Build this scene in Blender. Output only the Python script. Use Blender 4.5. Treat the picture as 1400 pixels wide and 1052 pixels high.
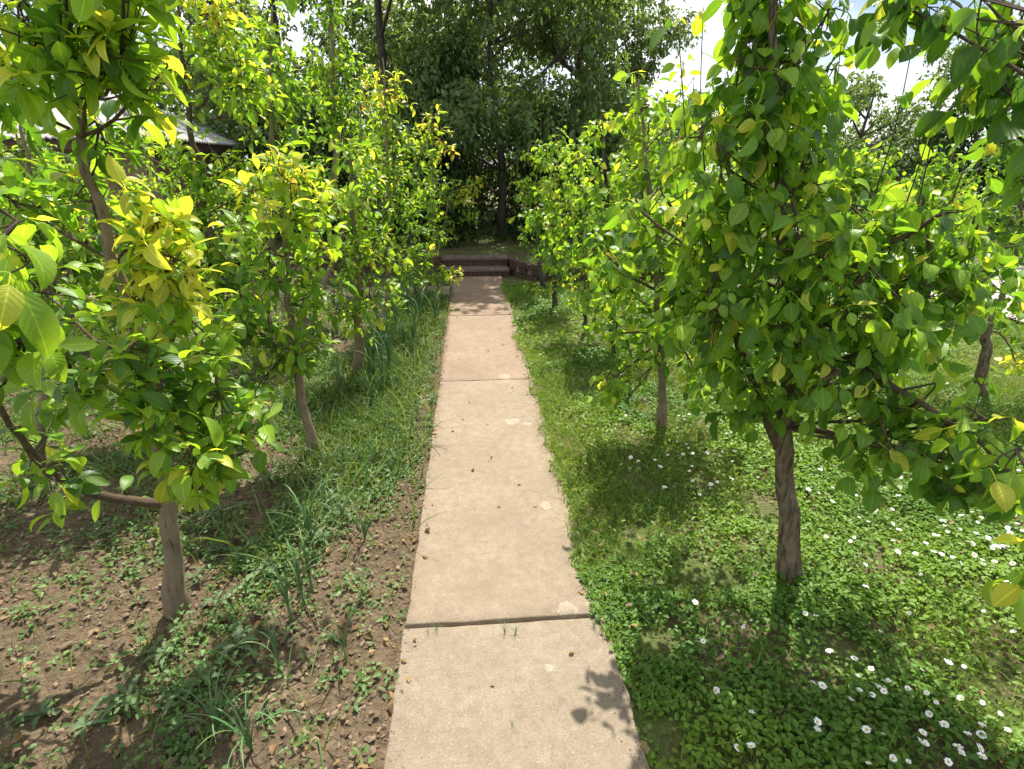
import bpy, math, random
import numpy as np
from mathutils import Matrix, Vector

for o in list(bpy.data.objects):
    bpy.data.objects.remove(o)
scene = bpy.context.scene
COL = scene.collection
rng = np.random.default_rng(11)
random.seed(11)
R = math.radians

# ------------------------------------------------------------------ camera
F_PX, PITCH, YAW, EYE = 720.0, math.atan(296 / 720), R(4.3), 1.5
cam_d = bpy.data.cameras.new("camera")
cam = bpy.data.objects.new("camera", cam_d)
COL.objects.link(cam)
cam.location = (0, 0, EYE)
cam.rotation_euler = (math.pi / 2 - PITCH, 0, -YAW)
cam_d.sensor_fit = 'HORIZONTAL'
cam_d.sensor_width = 36
cam_d.lens = 36 * F_PX / 1400
cam_d.clip_start = 0.02
cam_d.clip_end = 600
scene.camera = cam

# ------------------------------------------------------------------ light
SUN_AZ, SUN_EL = R(14), R(62)          # azimuth clockwise from +Y (the path direction)
world = bpy.data.worlds.new("World")
scene.world = world
world.use_nodes = True
wt = world.node_tree
wt.nodes.clear()
w_out = wt.nodes.new('ShaderNodeOutputWorld')
w_bg = wt.nodes.new('ShaderNodeBackground')
w_sky = wt.nodes.new('ShaderNodeTexSky')
w_sky.sky_type = 'NISHITA'
w_sky.sun_disc = False
w_sky.sun_elevation = SUN_EL
w_sky.sun_rotation = SUN_AZ
w_sky.air_density = 1.0
w_sky.dust_density = 1.6
w_tc = wt.nodes.new('ShaderNodeTexCoord')
w_map = wt.nodes.new('ShaderNodeMapping')
w_map.inputs['Scale'].default_value = (1.0, 1.0, 2.6)
w_no = wt.nodes.new('ShaderNodeTexNoise')
w_no.inputs['Scale'].default_value = 2.3
w_no.inputs['Detail'].default_value = 7
w_no.inputs['Roughness'].default_value = 0.55
w_rmp = wt.nodes.new('ShaderNodeMapRange')
w_rmp.inputs['From Min'].default_value = 0.38
w_rmp.inputs['From Max'].default_value = 0.60
w_mix = wt.nodes.new('ShaderNodeMix')
w_mix.data_type = 'RGBA'
w_mix.inputs['B'].default_value = (12.0, 12.2, 12.6, 1)
wt.links.new(w_tc.outputs['Generated'], w_map.inputs['Vector'])
wt.links.new(w_map.outputs['Vector'], w_no.inputs['Vector'])
wt.links.new(w_no.outputs['Fac'], w_rmp.inputs['Value'])
wt.links.new(w_rmp.outputs['Result'], w_mix.inputs['Factor'])
wt.links.new(w_sky.outputs['Color'], w_mix.inputs['A'])
wt.links.new(w_mix.outputs['Result'], w_bg.inputs['Color'])
w_bg.inputs['Strength'].default_value = 0.072
wt.links.new(w_bg.outputs['Background'], w_out.inputs['Surface'])

sun_d = bpy.data.lights.new("sun", 'SUN')
sun_d.energy = 5.0
sun_d.angle = R(0.55)
sun_d.color = (1.0, 0.95, 0.86)
sun = bpy.data.objects.new("sun", sun_d)
COL.objects.link(sun)
to_sun = Vector((math.sin(SUN_AZ) * math.cos(SUN_EL), math.cos(SUN_AZ) * math.cos(SUN_EL), math.sin(SUN_EL)))
sun.rotation_euler = to_sun.to_track_quat('Z', 'Y').to_euler()
sun.location = (3, 6, 12)

vs = scene.view_settings
vs.view_transform = 'Standard'
vs.look = 'None'
vs.exposure = 1.02
vs.gamma = 1.0
vs.use_curve_mapping = False
scene.render.engine = 'CYCLES'
cy = scene.cycles
cy.use_denoising = True
cy.denoiser = 'OPENIMAGEDENOISE'
cy.max_bounces = 7
cy.diffuse_bounces = 4
cy.glossy_bounces = 2
cy.transmission_bounces = 5
cy.transparent_max_bounces = 4
cy.sample_clamp_indirect = 6

# ------------------------------------------------------------------ pixel -> place helpers
_c, _s = math.cos(YAW), math.sin(YAW)


def ray(px, py):
    dx, dy = (px - 700) / F_PX, -(py - 526) / F_PX
    x, y, z = dx, math.cos(PITCH) + dy * math.sin(PITCH), -math.sin(PITCH) + dy * math.cos(PITCH)
    return np.array([x * _c + y * _s, -x * _s + y * _c, z])


def gnd(px, py, z=0.0):
    d = ray(px, py)
    t = (z - EYE) / d[2]
    return np.array([0, 0, EYE]) + d * t


def at_y(px, py, Y):
    d = ray(px, py)
    return np.array([0, 0, EYE]) + d * (Y / d[1])


FWD = np.array([math.cos(PITCH) * _s, math.cos(PITCH) * _c, -math.sin(PITCH)])
UPV = np.array([math.sin(PITCH) * _s, math.sin(PITCH) * _c, math.cos(PITCH)])
RGT = np.array([_c, -_s, 0.0])


def project(P):
    q = np.asarray(P) - np.array([0, 0, EYE])
    d = q @ FWD
    dd = np.where(d > 0.05, d, 1e9)
    return 700 + F_PX * (q @ RGT) / dd, 526 - F_PX * (q @ UPV) / dd, d


# ------------------------------------------------------------------ numpy noise
def vnoise(x, y, seed=0):
    x = np.asarray(x, float); y = np.asarray(y, float)
    xi = np.floor(x).astype(np.int64); yi = np.floor(y).astype(np.int64)
    xf = x - xi; yf = y - yi
    u = xf * xf * (3 - 2 * xf); v = yf * yf * (3 - 2 * yf)

    def h(a, b):
        n = (a * 374761393 + b * 668265263 + seed * 974711) & 0xffffffff
        n = ((n ^ (n >> 13)) * 1274126177) & 0xffffffff
        return ((n ^ (n >> 16)) & 0xffff) / 65535.0
    return (h(xi, yi) * (1 - u) + h(xi + 1, yi) * u) * (1 - v) + (h(xi, yi + 1) * (1 - u) + h(xi + 1, yi + 1) * u) * v


def fbm(x, y, seed=0, o=4):
    a, s, t = 0.5, 0.0, 0.0
    for k in range(o):
        s = s + a * vnoise(x * 2 ** k, y * 2 ** k, seed + k); t += a; a *= 0.5
    return s / t


# ------------------------------------------------------------------ object helpers
def tag(o, label=None, cat=None, group=None, kind=None):
    if label: o["label"] = label
    if cat: o["category"] = cat
    if group: o["group"] = group
    if kind: o["kind"] = kind
    return o


def empty(name, loc=(0, 0, 0)):
    o = bpy.data.objects.new(name, None)
    o.location = loc
    o.empty_display_size = 0.1
    COL.objects.link(o)
    return o


def mesh_np(name, V, faces, mat, smooth=True, attrs=None):
    """faces: (n,3)/(n,4) array, or list of such arrays"""
    me = bpy.data.meshes.new(name)
    if not isinstance(faces, list):
        faces = [faces]
    faces = [np.asarray(f, np.int32) for f in faces if len(f)]
    V = np.asarray(V, np.float32)
    loops = np.concatenate([f.ravel() for f in faces])
    tot = np.concatenate([np.full(len(f), f.shape[1], np.int32) for f in faces])
    st = np.concatenate([[0], np.cumsum(tot)[:-1]]).astype(np.int32)
    me.vertices.add(len(V)); me.vertices.foreach_set('co', V.ravel())
    me.loops.add(len(loops)); me.loops.foreach_set('vertex_index', loops)
    me.polygons.add(len(tot)); me.polygons.foreach_set('loop_start', st)
    try:
        me.polygons.foreach_set('loop_total', tot)
    except Exception:
        pass
    me.polygons.foreach_set('use_smooth', np.full(len(tot), smooth, bool))
    if attrs:
        for k, a in attrs.items():
            a = np.asarray(a, np.float32)
            if a.shape[1] == 4:
                at = me.attributes.new(k, 'FLOAT_COLOR', 'POINT'); at.data.foreach_set('color', a.ravel())
            else:
                at = me.attributes.new(k, 'FLOAT_VECTOR', 'POINT'); at.data.foreach_set('vector', a.ravel())
    me.update(calc_edges=True)
    if mat: me.materials.append(mat)
    return me


def link(name, me, parent=None, loc=None):
    o = bpy.data.objects.new(name, me)
    COL.objects.link(o)
    if parent: o.parent = parent
    if loc is not None: o.location = loc
    return o


class MB:
    def __init__(s): s.V = []; s.Q = []; s.T = []; s.n = 0

    def add(s, V, Q=None, T=None):
        V = np.asarray(V, float)
        s.V.append(V)
        if Q is not None and len(Q): s.Q.append(np.asarray(Q) + s.n)
        if T is not None and len(T): s.T.append(np.asarray(T) + s.n)
        s.n += len(V)

    def box(s, lo, hi):
        x0, y0, z0 = lo; x1, y1, z1 = hi
        V = [(x0, y0, z0), (x1, y0, z0), (x1, y1, z0), (x0, y1, z0), (x0, y0, z1), (x1, y0, z1), (x1, y1, z1), (x0, y1, z1)]
        s.add(V, [(0, 3, 2, 1), (4, 5, 6, 7), (0, 1, 5, 4), (1, 2, 6, 5), (2, 3, 7, 6), (3, 0, 4, 7)])

    def tube(s, P, rad, n=6, wob=0.0, seed=0):
        P = np.asarray(P, float); m = len(P)
        rad = np.broadcast_to(np.asarray(rad, float), (m,))
        T = np.gradient(P, axis=0); T /= np.linalg.norm(T, axis=1)[:, None] + 1e-9
        ref = np.array([0, 0, 1.0]) if abs(T[:, 2]).mean() < 0.75 else np.array([0, 1.0, 0])
        A = np.cross(T, ref); A /= np.linalg.norm(A, axis=1)[:, None] + 1e-9
        B = np.cross(T, A)
        th = np.arange(n) * 2 * np.pi / n
        rr = rad[:, None] * np.ones(n)[None]
        if wob:
            rr = rr * (1 + wob * (2 * vnoise(np.cos(th)[None] * 1.7 + seed * 3.1 + 0 * rr, np.arange(m)[:, None] * 0.45 + np.sin(th)[None] * 1.7, seed) - 1))
        V = P[:, None] + rr[..., None] * (np.cos(th)[None, :, None] * A[:, None] + np.sin(th)[None, :, None] * B[:, None])
        V = V.reshape(-1, 3)
        i = np.arange(m - 1)[:, None] * n; j = np.arange(n)[None]
        j2 = (j + 1) % n
        Q = np.stack([i + j, i + j2, i + n + j2, i + n + j], -1).reshape(-1, 4)
        e = m * n
        V = np.vstack([V, P[-1:] + T[-1:] * rad[-1] * 0.5])
        Tt = np.stack([(m - 1) * n + j[0], (m - 1) * n + j2[0], np.full(n, e)], -1)
        s.add(V, Q, Tt)

    def mesh(s, name, mat, smooth=True):
        fs = []
        if s.Q: fs.append(np.vstack(s.Q))
        if s.T: fs.append(np.vstack(s.T))
        return mesh_np(name, np.vstack(s.V), fs, mat, smooth)


# ------------------------------------------------------------------ materials
def new_mat(name):
    m = bpy.data.materials.new(name)
    m.use_nodes = True
    nt = m.node_tree
    nt.nodes.clear()
    out = nt.nodes.new('ShaderNodeOutputMaterial')
    return m, nt, out


def nd(nt, t, **k):
    n = nt.nodes.new(t)
    for a, v in k.items():
        if a.startswith('i_'):
            n.inputs[a[2:].replace('_', ' ')].default_value = v
        else:
            setattr(n, a, v)
    return n


def ramp(nt, stops, fac):
    n = nt.nodes.new('ShaderNodeValToRGB')
    e = n.color_ramp.elements
    while len(e) < len(stops): e.new(0.5)
    for q, (p, c) in zip(e, stops):
        q.position = p
        q.color = (*c, 1) if len(c) == 3 else c
    nt.links.new(fac, n.inputs['Fac'])
    return n.outputs['Color']


def mixc(nt, a, b, fac, mode='MIX'):
    n = nt.nodes.new('ShaderNodeMix')
    n.data_type = 'RGBA'; n.blend_type = mode
    for sock, v in ((n.inputs['Factor'], fac), (n.inputs['A'], a), (n.inputs['B'], b)):
        if hasattr(v, 'links'): nt.links.new(v, sock)
        else: sock.default_value = v if isinstance(v, (int, float)) else (*v, 1)
    return n.outputs['Result']


def math_n(nt, op, a, b=0.0, clamp=False):
    n = nt.nodes.new('ShaderNodeMath'); n.operation = op; n.use_clamp = clamp
    for i, v in enumerate((a, b)):
        if hasattr(v, 'links'): nt.links.new(v, n.inputs[i])
        else: n.inputs[i].default_value = v
    return n.outputs[0]


def noise(nt, vec, scale, detail=4, rough=0.6):
    n = nd(nt, 'ShaderNodeTexNoise')
    n.inputs['Scale'].default_value = scale; n.inputs['Detail'].default_value = detail; n.inputs['Roughness'].default_value = rough
    if vec is not None: nt.links.new(vec, n.inputs['Vector'])
    return n.outputs['Fac']


def bump(nt, h, strength, dist):
    n = nd(nt, 'ShaderNodeBump')
    n.inputs['Strength'].default_value = strength; n.inputs['Distance'].default_value = dist
    nt.links.new(h, n.inputs['Height'])
    return n.outputs['Normal']


def leaf_material(name, trans=0.56, rough=0.40, spec=0.5, veins=True, gloss_tr=(1.65, 1.5, 0.65)):
    m, nt, out = new_mat(name)
    at = nd(nt, 'ShaderNodeAttribute', attribute_name='tint')
    col = at.outputs['Color']
    geo = nd(nt, 'ShaderNodeNewGeometry')
    n1 = noise(nt, geo.outputs['Position'], 60, 2)
    col = mixc(nt, col, mixc(nt, col, (1.25, 1.2, 1.1), 1.0, 'MULTIPLY'), n1)
    bsp = ramp(nt, [(0.66, (0, 0, 0)), (0.74, (1, 1, 1))], noise(nt, geo.outputs['Position'], 95, 3))
    col = mixc(nt, col, (0.16, 0.12, 0.035), math_n(nt, 'MULTIPLY', bsp, 0.3 if veins else 0.15))
    nrm = None
    if veins:
        lp = nd(nt, 'ShaderNodeAttribute', attribute_name='lp')
        sx = nd(nt, 'ShaderNodeSeparateXYZ'); nt.links.new(lp.outputs['Vector'], sx.inputs[0])
        au = math_n(nt, 'ABSOLUTE', sx.outputs['X'])
        mid = math_n(nt, 'LESS_THAN', au, 0.07)
        # side veins: stripes along s - 0.35*|u|
        ph = math_n(nt, 'SUBTRACT', sx.outputs['Y'], math_n(nt, 'MULTIPLY', au, 0.28))
        st = math_n(nt, 'SINE', math_n(nt, 'MULTIPLY', ph, 48.0))
        vein = math_n(nt, 'GREATER_THAN', st, 0.86)
        vm = math_n(nt, 'MAXIMUM', math_n(nt, 'MULTIPLY', mid, 0.55), math_n(nt, 'MULTIPLY', vein, 0.10))
        col = mixc(nt, col, mixc(nt, col, (1.9, 1.7, 2.2), 1.0, 'MULTIPLY'), vm)
        nrm = bump(nt, math_n(nt, 'MULTIPLY', st, -1.0), 0.16, 0.0015)
    back = mixc(nt, col, (1.15, 1.12, 1.5), 1.0, 'MULTIPLY')
    colf = mixc(nt, col, back, geo.outputs['Backfacing'])
    p = nd(nt, 'ShaderNodeBsdfPrincipled')
    nt.links.new(colf, p.inputs['Base Color'])
    rg = nd(nt, 'ShaderNodeMapRange'); nt.links.new(geo.outputs['Backfacing'], rg.inputs['Value'])
    rg.inputs['To Min'].default_value = rough; rg.inputs['To Max'].default_value = 0.75
    nt.links.new(rg.outputs['Result'], p.inputs['Roughness'])
    p.inputs['Specular IOR Level'].default_value = spec
    tr = nd(nt, 'ShaderNodeBsdfTranslucent')
    nt.links.new(mixc(nt, col, gloss_tr, 1.0, 'MULTIPLY'), tr.inputs['Color'])
    if nrm:
        nt.links.new(nrm, p.inputs['Normal'])
    mx = nd(nt, 'ShaderNodeMixShader'); mx.inputs[0].default_value = trans
    nt.links.new(p.outputs[0], mx.inputs[1]); nt.links.new(tr.outputs[0], mx.inputs[2])
    nt.links.new(mx.outputs[0], out.inputs['Surface'])
    return m


def bark_material(name, c0, c1, dark, scale=1.0, crack=0.5):
    m, nt, out = new_mat(name)
    tc = nd(nt, 'ShaderNodeTexCoord')
    mp = nd(nt, 'ShaderNodeMapping'); mp.inputs['Scale'].default_value = (1, 1, 0.13)
    nt.links.new(tc.outputs['Object'], mp.inputs['Vector'])
    n1 = noise(nt, mp.outputs['Vector'], 70 * scale, 6, 0.65)
    n2 = noise(nt, tc.outputs['Object'], 14 * scale, 4)
    col = ramp(nt, [(0.3, c0), (0.7, c1)], n2)
    ck = ramp(nt, [(crack - 0.14, (1, 1, 1)), (crack, (0, 0, 0))], n1)
    col = mixc(nt, col, dark, ck)
    moss = ramp(nt, [(0.58, (0, 0, 0)), (0.72, (1, 1, 1))], noise(nt, tc.outputs['Object'], 9 * scale, 3))
    col = mixc(nt, col, (0.09, 0.10, 0.04), math_n(nt, 'MULTIPLY', moss, 0.35))
    p = nd(nt, 'ShaderNodeBsdfPrincipled'); p.inputs['Roughness'].default_value = 0.9
    p.inputs['Specular IOR Level'].default_value = 0.2
    nt.links.new(col, p.inputs['Base Color'])
    nt.links.new(bump(nt, n1, 1.0, 0.012), p.inputs['Normal'])
    nt.links.new(p.outputs[0], out.inputs['Surface'])
    return m


def simple_mat(name, col, rough=0.7, var=0.25, scale=20, spec=0.3):
    m, nt, out = new_mat(name)
    tc = nd(nt, 'ShaderNodeTexCoord')
    n1 = noise(nt, tc.outputs['Object'], scale, 5)
    c = ramp(nt, [(0.25, tuple(v * (1 - var) for v in col)), (0.75, tuple(min(1, v * (1 + var)) for v in col))], n1)
    p = nd(nt, 'ShaderNodeBsdfPrincipled'); p.inputs['Roughness'].default_value = rough
    p.inputs['Specular IOR Level'].default_value = spec
    nt.links.new(c, p.inputs['Base Color'])
    nt.links.new(bump(nt, n1, 0.3, 0.004), p.inputs['Normal'])
    nt.links.new(p.outputs[0], out.inputs['Surface'])
    return m


def tint_mat(name, rough=0.8, trans=0.0):
    m, nt, out = new_mat(name)
    at = nd(nt, 'ShaderNodeAttribute', attribute_name='tint')
    p = nd(nt, 'ShaderNodeBsdfPrincipled'); p.inputs['Roughness'].default_value = rough
    p.inputs['Specular IOR Level'].default_value = 0.25
    nt.links.new(at.outputs['Color'], p.inputs['Base Color'])
    if trans:
        tr = nd(nt, 'ShaderNodeBsdfTranslucent')
        nt.links.new(mixc(nt, at.outputs['Color'], (1.8, 1.6, 0.6), 1.0, 'MULTIPLY'), tr.inputs['Color'])
        mx = nd(nt, 'ShaderNodeMixShader'); mx.inputs[0].default_value = trans
        nt.links.new(p.outputs[0], mx.inputs[1]); nt.links.new(tr.outputs[0], mx.inputs[2])
        nt.links.new(mx.outputs[0], out.inputs['Surface'])
    else:
        nt.links.new(p.outputs[0], out.inputs['Surface'])
    return m


M_LEAF = leaf_material('leaf_green')
M_LEAF_FAR = leaf_material('leaf_far', trans=0.4, rough=0.5, veins=False)
M_COVER = leaf_material('ground_leaf', trans=0.38, rough=0.5, spec=0.35, veins=False)
M_BARK_L = bark_material('bark_pale', (0.17, 0.130, 0.088), (0.28, 0.222, 0.152), (0.06, 0.04, 0.026), 1.0, 0.44)
M_BARK_R = bark_material('bark_flaky', (0.12, 0.088, 0.060), (0.24, 0.185, 0.13), (0.055, 0.04, 0.028), 1.1, 0.52)
M_BARK_T = bark_material('bark_twig', (0.085, 0.06, 0.04), (0.15, 0.11, 0.075), (0.03, 0.02, 0.015), 2.0, 0.4)
M_BARK_B = bark_material('bark_dark', (0.06, 0.05, 0.04), (0.11, 0.095, 0.08), (0.02, 0.016, 0.013), 0.4, 0.5)
M_SOILCLOD = tint_mat('soil_clod', 0.95)


def soil_material(name, green=0.0):
    m, nt, out = new_mat(name)
    geo = nd(nt, 'ShaderNodeNewGeometry')
    pos = geo.outputs['Position']
    a = noise(nt, pos, 7, 6, 0.65)
    b = noise(nt, pos, 55, 5, 0.7)
    v = nd(nt, 'ShaderNodeTexVoronoi'); v.inputs['Scale'].default_value = 60; nt.links.new(pos, v.inputs['Vector'])
    col = ramp(nt, [(0.25, (0.078, 0.058, 0.037)), (0.55, (0.155, 0.117, 0.074)), (0.8, (0.235, 0.184, 0.124))], b)
    col = mixc(nt, col, ramp(nt, [(0.3, (0.62, 0.6, 0.58)), (0.7, (1.15, 1.12, 1.08))], a), 1.0, 'MULTIPLY')
    if green:
        g = ramp(nt, [(0.35, (0, 0, 0) if green < 1 else (1, 1, 1)), (0.6, (1, 1, 1))], noise(nt, pos, 3.0, 5))
        gc = ramp(nt, [(0.3, (0.05, 0.10, 0.015)), (0.7, (0.11, 0.19, 0.028))], b)
        col = mixc(nt, col, gc, math_n(nt, 'MULTIPLY', g, green))
    p = nd(nt, 'ShaderNodeBsdfPrincipled'); p.inputs['Roughness'].default_value = 0.95
    p.inputs['Specular IOR Level'].default_value = 0.15
    nt.links.new(col, p.inputs['Base Color'])
    h = math_n(nt, 'ADD', b, math_n(nt, 'MULTIPLY', v.outputs['Distance'], 0.6))
    nt.links.new(bump(nt, h, 0.9, 0.02), p.inputs['Normal'])
    nt.links.new(p.outputs[0], out.inputs['Surface'])
    return m


M_SOIL = soil_material('soil', 0.0)
M_LAWNSOIL = soil_material('lawn_soil', 0.65)
M_FARGROUND = soil_material('far_ground', 1.0)


def concrete_material():
    m, nt, out = new_mat('path_concrete')
    geo = nd(nt, 'ShaderNodeNewGeometry')
    pos = geo.outputs['Position']
    big = noise(nt, pos, 2.2, 5, 0.6)
    mid = noise(nt, pos, 24, 5, 0.7)
    fine = noise(nt, pos, 260, 3, 0.7)
    v = nd(nt, 'ShaderNodeTexVoronoi'); v.inputs['Scale'].default_value = 150; nt.links.new(pos, v.inputs['Vector'])
    v2 = nd(nt, 'ShaderNodeTexVoronoi'); v2.inputs['Scale'].default_value = 85; nt.links.new(pos, v2.inputs['Vector'])
    col = ramp(nt, [(0.25, (0.245, 0.190, 0.138)), (0.5, (0.300, 0.238, 0.177)), (0.75, (0.35, 0.285, 0.218))], mid)
    col = mixc(nt, col, ramp(nt, [(0.3, (0.84, 0.82, 0.8)), (0.7, (1.08, 1.06, 1.04))], big), 1.0, 'MULTIPLY')
    col = mixc(nt, col, ramp(nt, [(0.3, (0.66, 0.64, 0.62)), (0.7, (1.22, 1.22, 1.22))], fine), 0.8, 'MULTIPLY')
    # dark and pale aggregate grains
    dk = ramp(nt, [(0.12, (1, 1, 1)), (0.3, (0, 0, 0))], v.outputs['Distance'])
    sel = nd(nt, 'ShaderNodeSeparateColor'); nt.links.new(v.outputs['Color'], sel.inputs[0])
    dk = math_n(nt, 'MULTIPLY', dk, math_n(nt, 'GREATER_THAN', sel.outputs[0], 0.7))
    col = mixc(nt, col, (0.12, 0.09, 0.065), math_n(nt, 'MULTIPLY', dk, 0.75))
    sel2 = nd(nt, 'ShaderNodeSeparateColor'); nt.links.new(v2.outputs['Color'], sel2.inputs[0])
    pl = math_n(nt, 'MULTIPLY', ramp(nt, [(0.15, (1, 1, 1)), (0.32, (0, 0, 0))], v2.outputs['Distance']), math_n(nt, 'GREATER_THAN', sel2.outputs[1], 0.72))
    col = mixc(nt, col, (0.42, 0.36, 0.28), math_n(nt, 'MULTIPLY', pl, 0.35))
    # dirt blotches
    bl = ramp(nt, [(0.50, (0, 0, 0)), (0.68, (1, 1, 1))], noise(nt, pos, 4.0, 8, 0.72))
    col = mixc(nt, col, (0.22, 0.17, 0.115), math_n(nt, 'MULTIPLY', bl, 0.55))
    # pale lichen spots
    wob = nd(nt, 'ShaderNodeTexNoise'); wob.inputs['Scale'].default_value = 45; wob.inputs['Detail'].default_value = 8; wob.inputs['Roughness'].default_value = 0.7; nt.links.new(pos, wob.inputs['Vector'])
    spots = [((776, 836), 0.040), ((815, 826), 0.032), ((700, 577), 0.045), ((722, 580), 0.03), ((746, 692), 0.030), ((750, 914), 0.016), ((690, 515), 0.05)]
    for (p, r) in spots:
        g = gnd(*p, 0.03)
        d = nd(nt, 'ShaderNodeVectorMath', operation='DISTANCE'); nt.links.new(pos, d.inputs[0]); d.inputs[1].default_value = tuple(g)
        dd = math_n(nt, 'ADD', d.outputs['Value'], math_n(nt, 'MULTIPLY', math_n(nt, 'SUBTRACT', wob.outputs['Fac'], 0.5), r * 2.6))
        mask = ramp(nt, [(0.0, (0.75,) * 3), (0.55, (0.55,) * 3), (0.72, (0.95,) * 3), (0.88, (0.8,) * 3), (1.0, (0, 0, 0))], math_n(nt, 'DIVIDE', dd, r))
        col = mixc(nt, col, (0.56, 0.51, 0.42), math_n(nt, 'MULTIPLY', mask, math_n(nt, 'MULTIPLY', mid, 0.7)))
    oi = nd(nt, 'ShaderNodeObjectInfo')
    col = mixc(nt, col, oi.outputs['Color'], 1.0, 'MULTIPLY')
    crk = nd(nt, 'ShaderNodeTexVoronoi', feature='DISTANCE_TO_EDGE'); crk.inputs['Scale'].default_value = 0.9
    wv = nd(nt, 'ShaderNodeVectorMath', operation='ADD'); nt.links.new(pos, wv.inputs[0])
    wn = nd(nt, 'ShaderNodeTexNoise'); wn.inputs['Scale'].default_value = 6; wn.inputs['Detail'].default_value = 6; nt.links.new(pos, wn.inputs['Vector'])
    ws = nd(nt, 'ShaderNodeVectorMath', operation='SCALE'); ws.inputs['Scale'].default_value = 0.35; nt.links.new(wn.outputs['Color'], ws.inputs[0]); nt.links.new(ws.outputs[0], wv.inputs[1]); nt.links.new(wv.outputs[0], crk.inputs['Vector'])
    ck = ramp(nt, [(0.0, (1, 1, 1)), (0.0035, (0, 0, 0))], crk.outputs['Distance'])
    col = mixc(nt, col, (0.10, 0.08, 0.06), math_n(nt, 'MULTIPLY', ck, math_n(nt, 'MULTIPLY', math_n(nt, 'GREATER_THAN', big, 0.53), 0.5)))
    p = nd(nt, 'ShaderNodeBsdfPrincipled'); p.inputs['Roughness'].default_value = 0.9
    p.inputs['Specular IOR Level'].default_value = 0.2
    nt.links.new(col, p.inputs['Base Color'])
    h = math_n(nt, 'ADD', math_n(nt, 'MULTIPLY', v.outputs['Distance'], 0.7), math_n(nt, 'ADD', fine, math_n(nt, 'MULTIPLY', mid, 0.8)))
    nt.links.new(bump(nt, h, 0.45, 0.005), p.inputs['Normal'])
    nt.links.new(p.outputs[0], out.inputs['Surface'])
    return m


M_CONC = concrete_material()
M_ROAD = simple_mat('road_concrete', (0.33, 0.30, 0.26), 0.9, 0.15, 3)
M_BRICK = simple_mat('brick_red', (0.085, 0.050, 0.036), 0.85, 0.4, 18)
M_MORTAR = simple_mat('mortar', (0.22, 0.19, 0.16), 0.95, 0.2, 30)
M_TREAD = simple_mat('step_tread', (0.15, 0.115, 0.09), 0.9, 0.25, 14)
M_ROOF = simple_mat('roof_fibre_cement', (0.33, 0.32, 0.31), 0.9, 0.22, 6)
M_WHITE = simple_mat('white_render', (0.72, 0.71, 0.68), 0.85, 0.06, 5)
M_BROWN = simple_mat('brown_wood', (0.075, 0.045, 0.03), 0.7, 0.3, 12)
M_GLASS = simple_mat('window_glass', (0.05, 0.06, 0.07), 0.08, 0.1, 3, 0.6)

# ------------------------------------------------------------------ ground, path, terrace
PX0, PX1 = -0.27, 0.43


def grid_mesh(name, xs, ys, zf, mat, smooth=True):
    X, Y = np.meshgrid(xs, ys)
    Z = zf(X, Y)
    V = np.stack([X, Y, Z], -1).reshape(-1, 3)
    nx, ny = len(xs), len(ys)
    i = (np.arange(ny - 1)[:, None] * nx + np.arange(nx - 1)[None]).ravel()
    Q = np.stack([i, i + 1, i + nx + 1, i + nx], -1)
    return mesh_np(name, V, Q, mat, smooth)


def soil_z(x, y):
    z = 0.008 + 0.030 * (fbm(x * 2.2, y * 2.2, 3) - 0.5) + 0.040 * (fbm(x * 11, y * 11, 5) - 0.5) + 0.034 * (fbm(x * 30, y * 30, 8, 3) - 0.5)
    e = np.clip((np.minimum(np.abs(x - PX0), 0.25)) / 0.25, 0, 1)
    return z * (0.35 + 0.65 * e) + 0.006


def lawn_z(x, y):
    return 0.004 + 0.035 * (fbm(x * 1.3, y * 1.3, 21) - 0.35) * np.clip((x - PX1) / 0.3, 0.1, 1) + 0.012 * (fbm(x * 12, y * 12, 22) - 0.5)


tag(link('ground', grid_mesh('ground', np.linspace(-160, 160, 41), np.linspace(-40, 300, 41), lambda x, y: x * 0 - 0.05, M_FARGROUND)), kind='structure')
tag(link('soil_ground', grid_mesh('soil_ground', np.concatenate([np.linspace(-9, -2.5, 40), np.linspace(-2.48, PX0 + 0.02, 150)]), np.concatenate([np.linspace(-1.5, 0.2, 12), np.linspace(0.22, 3.2, 190), np.linspace(3.24, 9.5, 130)]), soil_z, M_SOIL)), kind='structure')
tag(link('lawn_ground', grid_mesh('lawn_ground', np.concatenate([np.linspace(PX1 - 0.03, 3, 100), np.linspace(3.08, 14, 60)]), np.concatenate([np.linspace(-1.5, 0.2, 10), np.linspace(0.24, 4, 110), np.linspace(4.1, 26, 120)]), lawn_z, M_LAWNSOIL)), kind='structure')

# path: slabs
path = empty('concrete_path', (0, 0, 0)); tag(path, kind='structure')


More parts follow.
